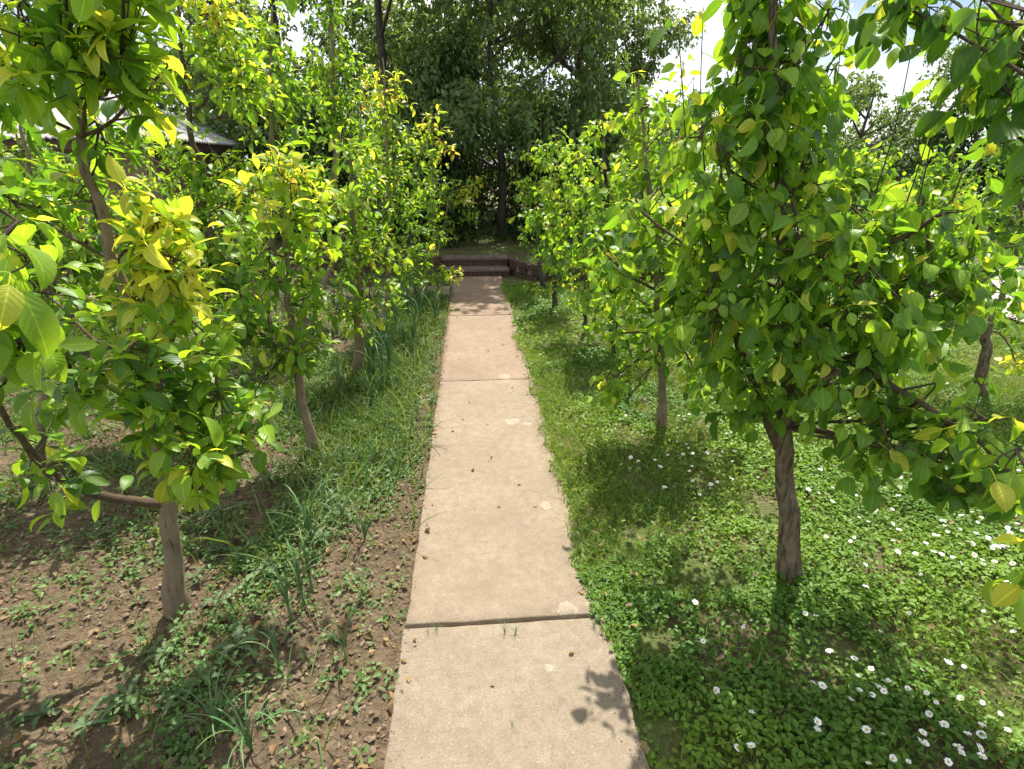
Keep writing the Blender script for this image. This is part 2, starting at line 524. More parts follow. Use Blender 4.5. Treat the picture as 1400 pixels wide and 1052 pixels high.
def slab(x0, x1, y0, y1, zt, seed, tilt=0.0, col=(1, 1, 1)):
    nx, ny = 16, max(6, int((y1 - y0) / 0.045))
    xs = np.concatenate([[x0], np.linspace(x0 + .005, x1 - .005, nx - 2), [x1]]); ys = np.concatenate([[y0], np.linspace(y0 + .005, y1 - .005, ny - 2), [y1]])
    X, Y = np.meshgrid(xs, ys)
    Z = zt + 0.003 * (fbm(X * 5, Y * 5, seed) - 0.5) + tilt * (Y - y0) / (y1 - y0)
    ed = np.zeros_like(X)
    jit = lambda a, b: 0.012 * (fbm(a * 9, b * 9, seed + 7) - 0.5) + 0.006 * (vnoise(a * 45, b * 45, seed + 9) - 0.5)
    X[:, :2] += jit(Y[:, 0], Y[:, 0] * 0)[:, None]; X[:, -2:] += jit(Y[:, -1], Y[:, 0] * 0 + 5)[:, None]
    Y[:2] += jit(X[0], X[0] * 0 + 9)[None] * .6; Y[-2:] += jit(X[-1], X[0] * 0 + 13)[None] * .6
    Z[0] -= 0.004; Z[-1] -= 0.004; Z[:, 0] -= 0.004; Z[:, -1] -= 0.004
    V = np.stack([X, Y, Z], -1).reshape(-1, 3)
    i = (np.arange(ny - 1)[:, None] * nx + np.arange(nx - 1)[None]).ravel()
    Q = [np.stack([i, i + 1, i + nx + 1, i + nx], -1)]
    bd = np.concatenate([np.arange(nx), np.arange(1, ny) * nx + nx - 1, (ny - 1) * nx + np.arange(nx - 2, -1, -1), np.arange(ny - 2, 0, -1) * nx])
    base = len(V)
    W = V[bd].copy(); W[:, 2] = -0.06
    V = np.vstack([V, W]); n = len(bd); k = np.arange(n)
    Q.append(np.stack([bd, base + k, base + (k + 1) % n, bd[(k + 1) % n]], -1))
    o = link('slab', mesh_np('slab', V, Q, M_CONC), path); o.color = (*col, 1)
    return o


joints = [-1.0, 1.39, 3.67, 5.55, 7.78]
for k in range(4):
    slab(PX0 + random.uniform(-.006, .006), PX1 + random.uniform(-.006, .006), joints[k] + 0.008, joints[k + 1] - 0.008, 0.030 + (0.0, 0.004, -0.002, 0.002)[k], 40 + k, 0.003 * (-1) ** k, ((.81, .845, .84), (.84, .85, .83), (.86, .82, .80), (.84, .78, .77))[k])
for k, (a, b) in enumerate(((-1.75, -0.30), (-3.3, -1.78), (-4.9, -3.33))):
    slab(a, b, 6.62, 7.15, 0.026, 60 + k)

# road far right
tag(link('side_road', grid_mesh('side_road', np.linspace(5.6, 8.8, 12), np.linspace(-3, 60, 60), lambda x, y: 0.035 + 0.02 * fbm(x, y, 4), M_ROAD)), kind='structure')

# terrace behind the steps
front = np.array([(-6.0, 8.14, .24), (-0.42, 8.14, .24), (-0.40, 8.12, .24), (0.52, 8.12, .24), (0.62, 7.86, .24), (0.76, 7.62, .24), (0.94, 7.45, .23), (1.15, 7.36, .22), (1.7, 7.30, .21), (3.2, 7.28, .19), (5.4, 7.3, .17)])
fu = np.linspace(0, len(front) - 1, 101)
Fp = np.stack([np.interp(fu, np.arange(len(front)), front[:, k]) for k in range(3)], -1)
vv = np.concatenate([[0, 0.012, 0.03], np.linspace(0.06, 1, 40)])
TV = []
for v in vv:
    q = Fp.copy()
    q[:, 1] = Fp[:, 1] * (1 - v) + 34 * v
    q[:, 0] = Fp[:, 0] * (1 + v * 1.2)
    z = Fp[:, 2] * (1 - min(1, v * 14)) + 0.26 * min(1, v * 14)
    q[:, 2] = z + (0.05 * (fbm(q[:, 0] * 1.5, q[:, 1] * 1.5, 31) - 0.5) if v > 0.012 else 0) - 0.02
    TV.append(q)
TV = np.vstack(TV)
nx = len(Fp); i = (np.arange(len(vv) - 1)[:, None] * nx + np.arange(nx - 1)[None]).ravel()
tag(link('terrace_ground', mesh_np('terrace_ground', TV, np.stack([i, i + 1, i + nx + 1, i + nx], -1), M_LAWNSOIL)), kind='structure')

# bricks
brick_meshes = []
for k in range(4):
    m = MB()
    l, h, w = 0.205, 0.062, 0.10
    V = np.array([(x, y, z) for z in (0, h) for y in (0, w) for x in (0, l)], float)
    V += np.random.default_rng(k).normal(0, 0.0025, V.shape)
    V[:, 0] -= l / 2
    m.add(V, [(0, 1, 5, 4), (1, 3, 7, 5), (3, 2, 6, 7), (2, 0, 4, 6), (4, 5, 7, 6), (0, 2, 3, 1)])
    me = m.mesh('brick', M_BRICK, False)
    brick_meshes.append(me)


def brick_run(parent, p0, p1, z0, z1, off=0.0):
    """bricks laid in courses between two points; their outer face looks to the right-hand side of p0->p1"""
    p0 = np.array(p0, float); p1 = np.array(p1, float)
    L = np.linalg.norm(p1 - p0); t = (p1 - p0) / L
    ang = math.atan2(t[1], t[0])
    n = int(max(1, round((z1 - z0) / 0.072)))
    ch = (z1 - z0) / n
    for c in range(n):
        s = (0.107 if c % 2 else 0.0)
        while s < L - 0.05:
            e = min(s + 0.215, L)
            cpos = p0 + t * (s + e) / 2
            b = link('brick', random.choice(brick_meshes), parent)
            b.location = (cpos[0], cpos[1], z0 + c * ch + 0.004)
            b.rotation_euler = (0, 0, ang)
            b.scale = (max(0.2, (e - s - 0.010) / 0.205), 1, (ch - 0.010) / 0.062)
            s = e


for k, (y, z0, z1) in enumerate(((7.80, 0.0, 0.12), (8.12, 0.12, 0.24))):
    st = empty('brick_step', (0, 0, 0))
    tag(st, ['lower brick step, rising from the end of the concrete path', 'upper brick step at the edge of the shaded terrace'][k], 'step', 'brick steps at the end of the path')
    m = MB(); m.box((-0.44, y + 0.012, -0.05 if k == 0 else z0 - 0.02), (0.545, y + 0.40, z1 - 0.03))
    link('step_core', m.mesh('step_core', M_MORTAR, False), st)
    brick_run(st, (-0.44, y), (0.545, y), z0, z1 - 0.03)
    m = MB()
    for q in range(5):
        a = -0.45 + q * 0.2005
        m.box((a, y - 0.018, z1 - 0.028 + random.uniform(0, .003)), (a + 0.196, y + 0.30, z1 + random.uniform(0, .004)))
    link('tread', m.mesh('tread', M_TREAD, False), st)

wall = empty('retaining_wall', (0, 0, 0))
tag(wall, 'low curved red brick wall holding the terrace right of the steps', 'wall')
for a, b in zip(range(3, len(front) - 1), range(4, len(front))):
    A, B = front[a] - np.array([0, 0.0, 0]), front[b]
    if a == 3: A = np.array([0.56, 8.12, .24])
    brick_run(wall, A[:2] + (0, -0.03), B[:2] + (0, -0.03), 0.0, (A[2] + B[2]) / 2)
    t = (B - A)[:2]; t /= np.linalg.norm(t); nrm = np.array([-t[1], t[0]])
    m = MB()
    P = [A[:2] + nrm * .02, B[:2] + nrm * .02, B[:2] + nrm * .12, A[:2] + nrm * .12]
    zz = (A[2] + B[2]) / 2 - 0.015
    m.add([(*p, -0.05) for p in P] + [(*p, zz) for p in P], [(0, 1, 5, 4), (1, 2, 6, 5), (2, 3, 7, 6), (3, 0, 4, 7), (4, 5, 6, 7)])
    link('wall_core', m.mesh('wall_core', M_MORTAR, False), wall)
lw = empty('kerb_wall', (0, 0, 0))
tag(lw, 'brick wall of the terrace left of the steps', 'wall')
brick_run(lw, (-3.0, 8.12), (-0.46, 8.12), 0.0, 0.28)
m = MB(); m.box((-3.0, 8.14, -.05), (-0.46, 8.24, 0.27)); link('wall_core', m.mesh('wall_core', M_MORTAR, False), lw)

# ------------------------------------------------------------------ leaves
TINTS = np.array([(.055, .135, .016), (.105, .225, .022), (.20, .335, .032), (.42, .46, .06), (.42, .34, .10)])


def leaf_geo(L, W, p, curl, fold, twist, pet, ns=6, shape=0.8, petiole=True):
    s = np.linspace(0, 1, ns + 1)
    w = np.sin(np.pi * s ** p) ** shape
    w[0] = 0.10; w[-1] = 0.0
    w = w * W / 2 / w.max()
    ang = -curl * (s ** 1.3)
    dx = np.cos((ang[1:] + ang[:-1]) / 2) * L / ns
    dz = np.sin((ang[1:] + ang[:-1]) / 2) * L / ns
    x = pet + np.concatenate([[0], np.cumsum(dx)]); z = np.concatenate([[0], np.cumsum(dz)])
    V, lp = [], []
    for k in range(ns):
        for u in (-1, 0, 1):
            nx, nz = -np.sin(ang[k]), np.cos(ang[k])
            tw = twist * s[k]
            yy, hh = u * w[k], abs(u) * w[k] * fold
            V.append((x[k] + nx * hh, yy * math.cos(tw) - hh * math.sin(tw), z[k] + nz * hh + yy * math.sin(tw)))
            lp.append((u, s[k], 0))
    V.append((x[-1], 0, z[-1])); lp.append((0, 1, 0))
    Q, T = [], []
    for k in range(ns - 1):
        a = k * 3
        Q += [(a, a + 3, a + 4, a + 1), (a + 1, a + 4, a + 5, a + 2)]
    a = (ns - 1) * 3; e = ns * 3
    T += [(a, e, a + 1), (a + 1, e, a + 2)]
    if petiole:
        b = len(V); r = 0.0011
        for (px_, pz_) in ((0, -0.0), (pet * 0.5, 0.0025), (pet + 0.002, 0)):
            for t in range(3):
                V.append((px_, r * math.cos(t * 2.094), pz_ + r * math.sin(t * 2.094))); lp.append((0, 0, 1))
        for k in range(2):
            for t in range(3):
                c = b + k * 3
                Q.append((c + t, c + (t + 1) % 3, c + 3 + (t + 1) % 3, c + 3 + t))
    return np.array(V), np.array(Q), np.array(T), np.array(lp, float)


STYLES = {}


def make_style(name, specs, mat, jitter=True, objmesh=True):
    geos = [leaf_geo(**s) for s in specs]
    meshes = {}
    if objmesh:
        for gi, (V, Q, T, lp) in enumerate(geos):
            for ti, t in enumerate(TINTS):
                c = np.tile(np.append(t * (0.82 + 0.07 * gi), 1.0), (len(V), 1))
                meshes[gi, ti] = mesh_np('leaf', V, [Q, T], mat, True, {'tint': c, 'lp': lp})
    STYLES[name] = (geos, meshes, mat)


make_style('long', [dict(L=l, W=w, p=p, curl=c, fold=f, twist=t, pet=.020) for l, w, p, c, f, t in ((.074, .037, .82, .5, .22, .1), (.080, .036, .86, .9, .32, -.3), (.070, .038, .78, 1.5, .3, .4), (.066, .030, .9, .2, .18, -.1), (.078, .034, .8, 1.1, .55, .2), (.058, .031, .8, -.25, .4, .5))], M_LEAF)
make_style('round', [dict(L=l, W=w, p=p, curl=c, fold=f, twist=t, pet=.034, shape=.8) for l, w, p, c, f, t in ((.064, .044, .76, .4, .18, .1), (.068, .040, .8, .9, .3, -.3), (.060, .044, .74, 1.6, .3, .45), (.062, .038, .8, .1, .15, 0), (.066, .040, .78, .8, .6, .3), (.050, .036, .78, -.3, .35, -.5))], M_LEAF)
make_style('long_far', [dict(L=.078, W=.037, p=.8, curl=c, fold=.25, twist=t, pet=.012, ns=3, petiole=False) for c, t in ((.5, .2), (1.0, -.2), (1.4, .2))], M_LEAF, objmesh=False)
make_style('round_far', [dict(L=.066, W=.044, p=.75, curl=c, fold=.22, twist=t, pet=.015, ns=3, petiole=False) for c, t in ((.5, .2), (1.0, -.2), (1.4, .2))], M_LEAF, objmesh=False)
def kite(L, W, f, b):
    V = np.array([(0, 0, 0), (L * .42, -W / 2, f), (L * .42, W / 2, f * .6), (L, 0, -b)])
    return V, np.zeros((0, 4), int), np.array([(0, 1, 3), (0, 3, 2)]), np.zeros((4, 3))


STYLES['small_far'] = ([kite(.105, .050, .012, .02), kite(.095, .054, .02, .045)], {}, M_LEAF_FAR)


def frames(D, N):
    D = D / (np.linalg.norm(D, axis=1)[:, None] + 1e-9)
    S = np.cross(N, D); S /= np.linalg.norm(S, axis=1)[:, None] + 1e-9
    N = np.cross(D, S)
    return np.stack([D, S, N], -1)       # columns


def leaf_batch(name, style, P, Rm, sc, gi, tint, parent=None, base=(0, 0, 0), mat=None):
    geos = STYLES[style][0] if isinstance(style, str) else style
    Vs, Qs, Ts, Cs, Ls = [], [], [], [], []
    n = 0
    for g, (V, Q, T, lp) in enumerate(geos):
        idx = np.nonzero(gi == g)[0]
        if not len(idx): continue
        W = np.einsum('nij,vj->nvi', Rm[idx] * sc[idx][:, None, None], V) + P[idx][:, None] - np.array(base)
        k = len(idx); nv = len(V)
        off = n + np.arange(k)[:, None, None] * nv
        Vs.append(W.reshape(-1, 3))
        if len(Q): Qs.append((Q[None] + off).reshape(-1, 4))
        if len(T): Ts.append((T[None] + off).reshape(-1, 3))
        Cs.append(np.repeat(np.concatenate([tint[idx], np.ones((k, 1))], 1), nv, 0))
        Ls.append(np.tile(lp, (k, 1)))
        n += k * nv
    fs = ([np.vstack(Qs)] if Qs else []) + ([np.vstack(Ts)] if Ts else [])
    me = mesh_np(name, np.vstack(Vs), fs, mat or (STYLES[style][2]), True, {'tint': np.vstack(Cs), 'lp': np.vstack(Ls)})
    return link(name, me, parent)


def unit(v): return v / (np.linalg.norm(v) + 1e-9)


def smooth_path(P, n):
    P = np.asarray(P, float)
    t = np.linspace(0, len(P) - 1, n)
    # Catmull-Rom
    out = []
    for q in t:
        i = min(int(q), len(P) - 2); f = q - i
        p0, p1, p2, p3 = P[max(i - 1, 0)], P[i], P[i + 1], P[min(i + 2, len(P) - 1)]
        out.append(0.5 * ((2 * p1) + (-p0 + p2) * f + (2 * p0 - 5 * p1 + 4 * p2 - p3) * f * f + (-p0 + 3 * p1 - 3 * p2 + p3) * f ** 3))
    return np.array(out)


PAL = {'dark': (.42, .43, .13, .02, 0), 'mid': (.16, .48, .33, .03, 0), 'lime': (.02, .26, .64, .08, .0),
       'yellow': (.0, .06, .38, .55, .01), 'bronze': (.0, .14, .34, .34, .18)}


def build_tree(label, leader, blobs, base_r, style='long', n_obj=300, group=None, limbs=(), bark=None, far=False, seed=0, leaf_scale=1.0, droop=0.3, space=0.026, shoots=(), cat='tree', name='fruit_tree', zmin=0.5, lmax=0.011):
    """leader: 3-D points from the ground up. blobs: (centre xyz, (rx,ry,rz), twigs, palette).
    limbs: explicit branches (points, r0, palette, leaves per twig)."""
    rg = np.random.default_rng(100 + seed)
    leader = np.asarray(leader, float)
    base = leader[0].copy(); base[2] = 0 if base[2] < 0.2 else base[2]
    root = empty(name, base); tag(root, label, cat, group)
    ld = smooth_path(leader, 26)
    ld[1:, :2] += rg.normal(0, 0.005, (25, 2))
    hh = np.linspace(0, 1, 26)
    rad = base_r * (1 - 0.88 * hh ** 0.72)
    rad[:4] *= np.array([1.6, 1.22, 1.08, 1.02]); ld[0, 2] -= 0.04
    rad = rad * (1 + .10 * (np.random.default_rng(seed).random(26) ** 3))
    m = MB(); m.tube(ld - base, rad, 14, 0.24, seed)
    link('trunk', m.mesh('trunk', bark or M_BARK_L), root)
    P, D, N, S, TI = [], [], [], [], []

    def put_leaves(tw, pal, dens=1.0, tipn=4, start=0.2):
        seg = np.linalg.norm(np.diff(tw, axis=0), axis=1); L = seg.sum()
        n = max(2, int(L * (1 - start) / space * dens))
        ts = np.concatenate([np.linspace(start, 1, n), np.full(tipn, 1.0)])
        cum = np.concatenate([[0], np.cumsum(seg)]) / max(L, 1e-6)
        phi = rg.uniform(0, 6.28)
        for q, t in enumerate(ts):
            p = np.array([np.interp(t, cum, tw[:, k]) for k in range(3)])
            i = min(int(np.searchsorted(cum, t)), len(tw) - 1); i = max(i, 1)
            tg = unit(tw[i] - tw[i - 1])
            phi += 2.4 + rg.normal(0, 0.3)
            a = unit(np.cross(tg, np.array([0.31, 0.17, 0.93]) + rg.normal(0, .1, 3))); b = np.cross(tg, a)
            rdl = a * math.cos(phi) + b * math.sin(phi)
            tip = 1.0 if q >= n else t
            if style.startswith('round'):
                d = rdl * 0.8 + tg * 0.25 + np.array([0, 0, -droop - 0.5 * rg.random()])
                nn = rdl * 0.45 + np.array([0, 0, 0.8]) + rg.normal(0, .6, 3)
            else:
                d = rdl * 0.85 + tg * (0.25 + 0.5 * (q >= n)) + np.array([0, 0, .12 - droop * .5 + 0.28 * rg.normal()])
                nn = np.array([0, 0, 1.0]) + rg.normal(0, .30, 3)
            P.append(p); D.append(d); N.append(nn)
            S.append(leaf_scale * rg.uniform(0.6, 1.22) * (0.62 if (q >= n and rg.random() < .5) else 1.0))
            pr = np.array(PAL[pal], float)
            if tip > 0.85: pr = pr * np.array([.5, .8, 1.3, 1.7, 1.6])
            TI.append(rg.choice(5, p=pr / pr.sum()))

    def twig(mm, A, B, pal, dens=1.0, tipn=4, r=0.0028):
        mid = (A + B) / 2 + rg.normal(0, 0.012, 3) + np.array([0, 0, -0.10 * np.linalg.norm(B - A)])
        tw = smooth_path([A, mid, B], 5)
        if not far or rg.random() < 0.5:
            mm.tube(tw, np.linspace(r, 0.0011, 5), 4)
        put_leaves(tw, pal, dens, tipn)

    for (C, rr, ntw, pal) in blobs:
        C = np.asarray(C, float); rr = np.asarray(rr, float)
        hd = np.hypot(*(ld[:, :2] - C[:2]).T)
        want = C[2] - 0.4 * hd - 0.05
        k = int(np.argmin(np.abs(ld[:, 2] - want) + 0.15 * hd + (ld[:, 2] < base[2] + zmin) * 3))
        A = ld[k]
        dist = np.linalg.norm(C - A)
        mm = MB()
        if dist > 0.06:
            hv = C - A; hv[2] = 0
            c1 = A + hv * 0.45 + np.array([0, 0, (C[2] - A[2]) * 0.35]) + rg.normal(0, 0.02, 3)
            end = C + np.array([0, 0, rr[2] * 0.75]) + rg.normal(0, 0.02, 3)
            lb = smooth_path([A, c1, C, end], 10)
            lb[1:] += rg.normal(0, 0.004, (9, 3))
            mm.tube(lb - base, np.linspace(max(0.005, min(rad[k] * 0.5, 0.0035 + dist * 0.009, lmax)), 0.002, 10), 6, 0.1, seed)
        else:
            lb = ld[max(0, k - 2):k + 3]
        if dist > 0.45:
            for q in range(2):
                A2 = lb[int(rg.integers(2, 7))]
                twig(mm, A2, A2 + unit(rg.normal(0, 1, 3)) * rg.uniform(.07, .13), pal, 1.0, 3)
        for q in range(ntw):
            A2 = lb[int(rg.integers(len(lb) // 3, len(lb)))]
            v = rg.normal(0, 1, 3); v = unit(v) * rg.random() ** 0.45
            B2 = C + v * rr * 1.15
            if np.linalg.norm(B2 - A2) < 0.05: B2 = B2 + unit(v) * 0.06
            twig(mm, A2, B2, pal)
        # twigs were added in world space: shift everything after the limb
        lim = 1 if dist > 0.06 else 0
        for q in range(lim, len(mm.V)): mm.V[q] = mm.V[q] - base
        if mm.n: link('branch', mm.mesh('branch', M_BARK_T), root)
    for (pts, r0, pal, ntw, ln) in limbs:
        lb = smooth_path(pts, 12); lb[1:] += rg.normal(0, .004, (11, 3))
        mm = MB(); mm.tube(lb, np.linspace(r0, max(0.0022, r0 * 0.3), 12), 7, 0.12, seed)
        for q in range(ntw):
            A2 = lb[int(rg.integers(3, 12))]
            B2 = A2 + unit(rg.normal(0, 1, 3) + np.array([0, 0, -0.2])) * ln * rg.uniform(.5, 1.2)
            twig(mm, A2, B2, pal, 0.9, 3)
        for q in range(len(mm.V)): mm.V[q] = mm.V[q] - base
        link('branch', mm.mesh('branch', M_BARK_T), root)
    for (pts, pal, dens) in shoots:                      # bare upright shoots with a few leaves
        tw = smooth_path(pts, 9); mm = MB(); mm.tube(tw - base, np.linspace(0.0026, 0.0010, 9), 5)
        put_leaves(tw, pal, dens, 3, 0.1)
        link('branch', mm.mesh('branch', M_BARK_T), root)
    P = np.array(P); D = np.array(D); N = np.array(N); S = np.array(S); TI = np.array(TI)
    Rm = frames(D, N)
    sty = style + '_far' if far else style
    geos, meshes, mat = STYLES[sty]
    gi = rg.integers(0, len(geos), len(P))
    single = np.zeros(len(P), bool)
    if n_obj and not far:
        x, y, d = project(P)
        ok = (x > -30) & (x < 1430) & (y > -30) & (y < 1080) & (d > 0.05)
        score = np.where(ok, d / S, 1e6)
        o = np.argsort(score)[:n_obj]
        o = o[score[o] < 6.5]
        single[o] = True
        for q in o:
            ob = bpy.data.objects.new('leaf', meshes[int(gi[q]), int(TI[q])])
            COL.objects.link(ob)
            ob.parent = root
            M = np.eye(4); M[:3, :3] = Rm[q] * S[q]; M[:3, 3] = P[q] - base
            ob.matrix_basis = Matrix(M.tolist())
    rest = ~single
    if rest.any():
        tn = TINTS[TI[rest]] * rg.uniform(0.8, 1.2, (rest.sum(), 1))
        cr = leaf_batch('crown', sty, P[rest], Rm[rest], S[rest], gi[rest], tn, root, base)
        tag(cr, kind='stuff')
    return root


def pl(pts, Y):
    """pixel polyline -> points on (or near) the plane y=Y; a third value overrides Y"""
    return [at_y(p[0], p[1], p[2] if len(p) > 2 else Y) for p in pts]


def blob(px, py, r, Y, n, pal, sy=1.0, sz=1.0):
    c = at_y(px, py, Y)
    d = project(c)[2]
    rm = r * float(d) / F_PX
    return (c, (rm, min(rm, 0.32) * sy, rm * sz), n, pal)


def up(pts, base):
    """a leader that starts at a ground point"""
    b = np.array([base[0], base[1], 0.0])
    return [b] + list(pts)


LG = 'young fruit trees left of the path'
RG_ = 'young fruit trees right of the path'

# --- left row
build_tree('fruit tree with pale trunk, a long low bare limb and a yellow-leaved upright shoot',
           up(pl([(228, 690), (210, 560), (178, 420), (140, 310), (105, 150), (82, 0), (70, -140)], 1.56), (-1.11, 1.56)),
           [blob(300, 545, 62, 1.45, 15, 'mid'), blob(270, 640, 55, 1.32, 13, 'lime', .7), blob(180, 500, 66, 1.38, 17, 'mid'), blob(95, 505, 45, 1.35, 10, 'mid'),
            blob(235, 590, 50, 1.34, 9, 'mid'), blob(335, 600, 36, 1.45, 9, 'mid'), blob(275, 480, 50, 1.5, 10, 'lime'),
            blob(205, 315, 42, 1.52, 15, 'yellow', .8, 1.3), blob(215, 390, 50, 1.50, 16, 'yellow', .8), blob(240, 360, 34, 1.50, 8, 'yellow', .8),
            blob(130, 190, 40, 1.6, 7, 'mid'), blob(130, 100, 70, 1.40, 13, 'lime'), blob(60, 50, 80, 1.42, 15, 'lime'), blob(175, 0, 60, 1.36, 10, 'lime'),
            blob(215, 110, 40, 1.5, 7, 'lime'), blob(30, 290, 40, 1.6, 8, 'mid'), blob(20, 110, 50, 1.5, 9, 'mid'), blob(110, 30, 60, 1.4, 8, 'mid'), blob(120, 260, 50, 1.62, 8, 'mid'),
            blob(60, -80, 90, 1.55, 13, 'lime'), blob(170, -90, 80, 1.45, 14, 'lime'), blob(60, 400, 45, 1.7, 8, 'mid'), ((-.45, 2.5, 2.35), (.26, .2, .2), 12, 'lime')],  # last clump, over the bed and out of view, added to cast shade
           0.031, 'long', 300, LG, seed=1, droop=.35, zmin=.40,
           limbs=[(pl([(226, 690, 1.56), (150, 682), (85, 655), (35, 610, 1.45), (0, 560, 1.4), (-40, 500, 1.35)], 1.5), 0.017, 'mid', 16, .12)])
tl = build_tree('fruit tree with big glossy leaves beside the one with the long low limb',
                [np.array(p) for p in ((-1.22, .36, 0), (-1.22, .36, .5), (-1.18, .38, 1.0), (-1.15, .40, 1.6), (-1.14, .42, 2.2))],
                [blob(-45, 320, 30, .80, 3, 'lime', .3), blob(-30, 370, 26, .78, 2, 'lime', .3), blob(-50, 440, 30, .80, 4, 'mid', .3), blob(0, 430, 16, .80, 2, 'lime', .3), blob(10, 330, 18, .80, 2, 'lime', .3), blob(-10, 480, 18, .80, 2, 'mid', .3), blob(-90, 380, 40, .76, 3, 'lime', .4),
                 ((-1.2, .3, 1.2), (.3, .3, .25), 16, 'mid'), ((-1.25, .5, 1.7), (.33, .3, .3), 18, 'mid'), ((-1.15, .35, 2.2), (.25, .25, .3), 16, 'lime'), ((-1.4, .1, .9), (.25, .25, .2), 10, 'mid')],
                0.045, 'long', 120, LG, seed=2, droop=1.8, leaf_scale=1.05)
build_tree('fruit tree with bare leaning pale grey trunk, second along the weedy bed',
           up(pl([(418, 560), (402, 480), (394, 390), (388, 300), (386, 215)], 2.66), (-.91, 2.66)),
           [blob(388, 240, 30, 2.6, 10, 'yellow', 1, 1.2), blob(400, 300, 52, 2.6, 16, 'lime'), blob(375, 380, 60, 2.6, 18, 'mid'), blob(370, 460, 52, 2.55, 15, 'mid'),
            blob(350, 530, 34, 2.5, 9, 'mid'), blob(430, 400, 40, 2.7, 10, 'mid'), blob(335, 320, 36, 2.7, 10, 'lime'), blob(425, 270, 30, 2.7, 8, 'yellow'), blob(365, 270, 30, 2.6, 8, 'yellow'), blob(440, 330, 30, 2.8, 8, 'lime'), blob(405, 470, 40, 2.65, 10, 'mid'), blob(335, 430, 40, 2.6, 10, 'mid'), blob(340, 575, 26, 2.45, 6, 'mid')],
           0.034, 'long', 300, LG, seed=3, droop=.35, zmin=.6)
build_tree('fruit tree with short dark straight trunk, third along the weedy bed',
           up(pl([(489, 440), (486, 340), (482, 260), (478, 190)], 3.89), (-.91, 3.89)),
           [blob(478, 215, 32, 3.85, 10, 'lime', 1, 1.3), blob(490, 280, 50, 3.85, 16, 'lime'), blob(470, 350, 50, 3.8, 16, 'mid'), blob(505, 400, 42, 3.8, 14, 'mid'),
            blob(455, 420, 34, 3.8, 10, 'mid'), blob(520, 330, 36, 3.9, 10, 'lime'), blob(450, 280, 34, 3.9, 10, 'lime'), blob(490, 440, 24, 3.8, 6, 'lime')],
           0.040, 'long', 300, LG, seed=4)
build_tree('tall narrow fruit tree with bronze-tipped top shoots, fourth along the weedy bed',
           up(pl([(530, 400), (532, 300), (528, 180), (524, 80)], 5.05), (-.92, 5.05)),
           [blob(520, 110, 26, 5.05, 10, 'bronze', 1, 1.5), blob(548, 125, 18, 5.05, 6, 'bronze', 1, 1.5), blob(530, 175, 40, 5.05, 16, 'lime', 1, 1.2), blob(545, 245, 50, 5.0, 20, 'mid'), blob(520, 240, 40, 5.1, 14, 'lime'),
            blob(535, 310, 50, 5.0, 20, 'mid'), blob(555, 355, 36, 4.9, 14, 'mid'), blob(510, 340, 36, 5.1, 12, 'mid'), blob(548, 385, 26, 4.9, 8, 'mid')],
           0.04, 'long', 220, LG, seed=5, leaf_scale=.92)
build_tree('fruit tree with bronze top and a low yellow-green branch tip over the path edge',
           up(pl([(588, 380), (592, 280), (590, 160)], 6.2), (-.80, 6.2)),
           [blob(588, 175, 24, 6.2, 10, 'bronze', 1, 1.4), blob(605, 195, 16, 6.2, 6, 'bronze', 1, 1.4), blob(590, 230, 34, 6.2, 16, 'lime'), blob(585, 290, 36, 6.15, 18, 'mid'), blob(598, 330, 24, 6.1, 12, 'mid'), blob(575, 360, 32, 6.1, 14, 'mid'), blob(618, 378, 14, 6.0, 8, 'yellow'), blob(595, 378, 20, 6.0, 8, 'lime')],
           0.036, 'long', 150, LG, seed=6, leaf_scale=.92)
build_tree('small fruit tree with arching pale shoots beside the brick steps',
           up(pl([(604, 330), (612, 280), (622, 250)], 8.0), (-.72, 8.0)),
           [blob(622, 270, 20, 8.0, 10, 'lime'), blob(642, 262, 18, 8.0, 9, 'yellow'), blob(610, 310, 20, 8.0, 10, 'mid'), blob(655, 245, 8, 8.0, 4, 'bronze', 1, 1.5), blob(590, 270, 26, 8.0, 12, 'lime'), blob(640, 290, 14, 8.0, 6, 'lime')],
           0.03, 'long', 0, LG, seed=7, far=True)
# --- second and third rows on the left
build_tree('tall fruit tree with forked dark stem standing behind the front row',
           up(pl([(275, 300), (262, 180), (250, 90), (243, 0), (238, -90)], 3.5), (-2.25, 3.5)),
           [blob(300, 60, 55, 3.5, 18, 'lime'), blob(330, 120, 50, 3.5, 18, 'lime'), blob(215, 70, 40, 3.4, 12, 'mid'), blob(300, 10, 45, 3.5, 14, 'yellow'), blob(270, 300, 42, 3.3, 12, 'mid'), blob(180, 290, 46, 3.3, 12, 'mid'), blob(325, 300, 36, 3.4, 10, 'lime'), blob(230, -50, 60, 3.5, 16, 'lime'), blob(215, 320, 50, 3.2, 14, 'mid'), blob(300, 360, 50, 3.2, 14, 'mid'), blob(230, 215, 34, 3.4, 10, 'lime'), blob(265, 235, 30, 3.4, 10, 'mid'), blob(305, 235, 30, 3.4, 10, 'lime'), blob(310, 410, 50, 3.3, 16, 'mid'), blob(350, 250, 36, 3.6, 12, 'lime'), blob(160, 190, 40, 3.5, 10, 'mid')],
           0.028, 'long', 200, LG, seed=8, bark=M_BARK_T, limbs=[(pl([(268, 150), (280, 138), (290, 100)], 3.5), .012, 'lime', 4, .14)])
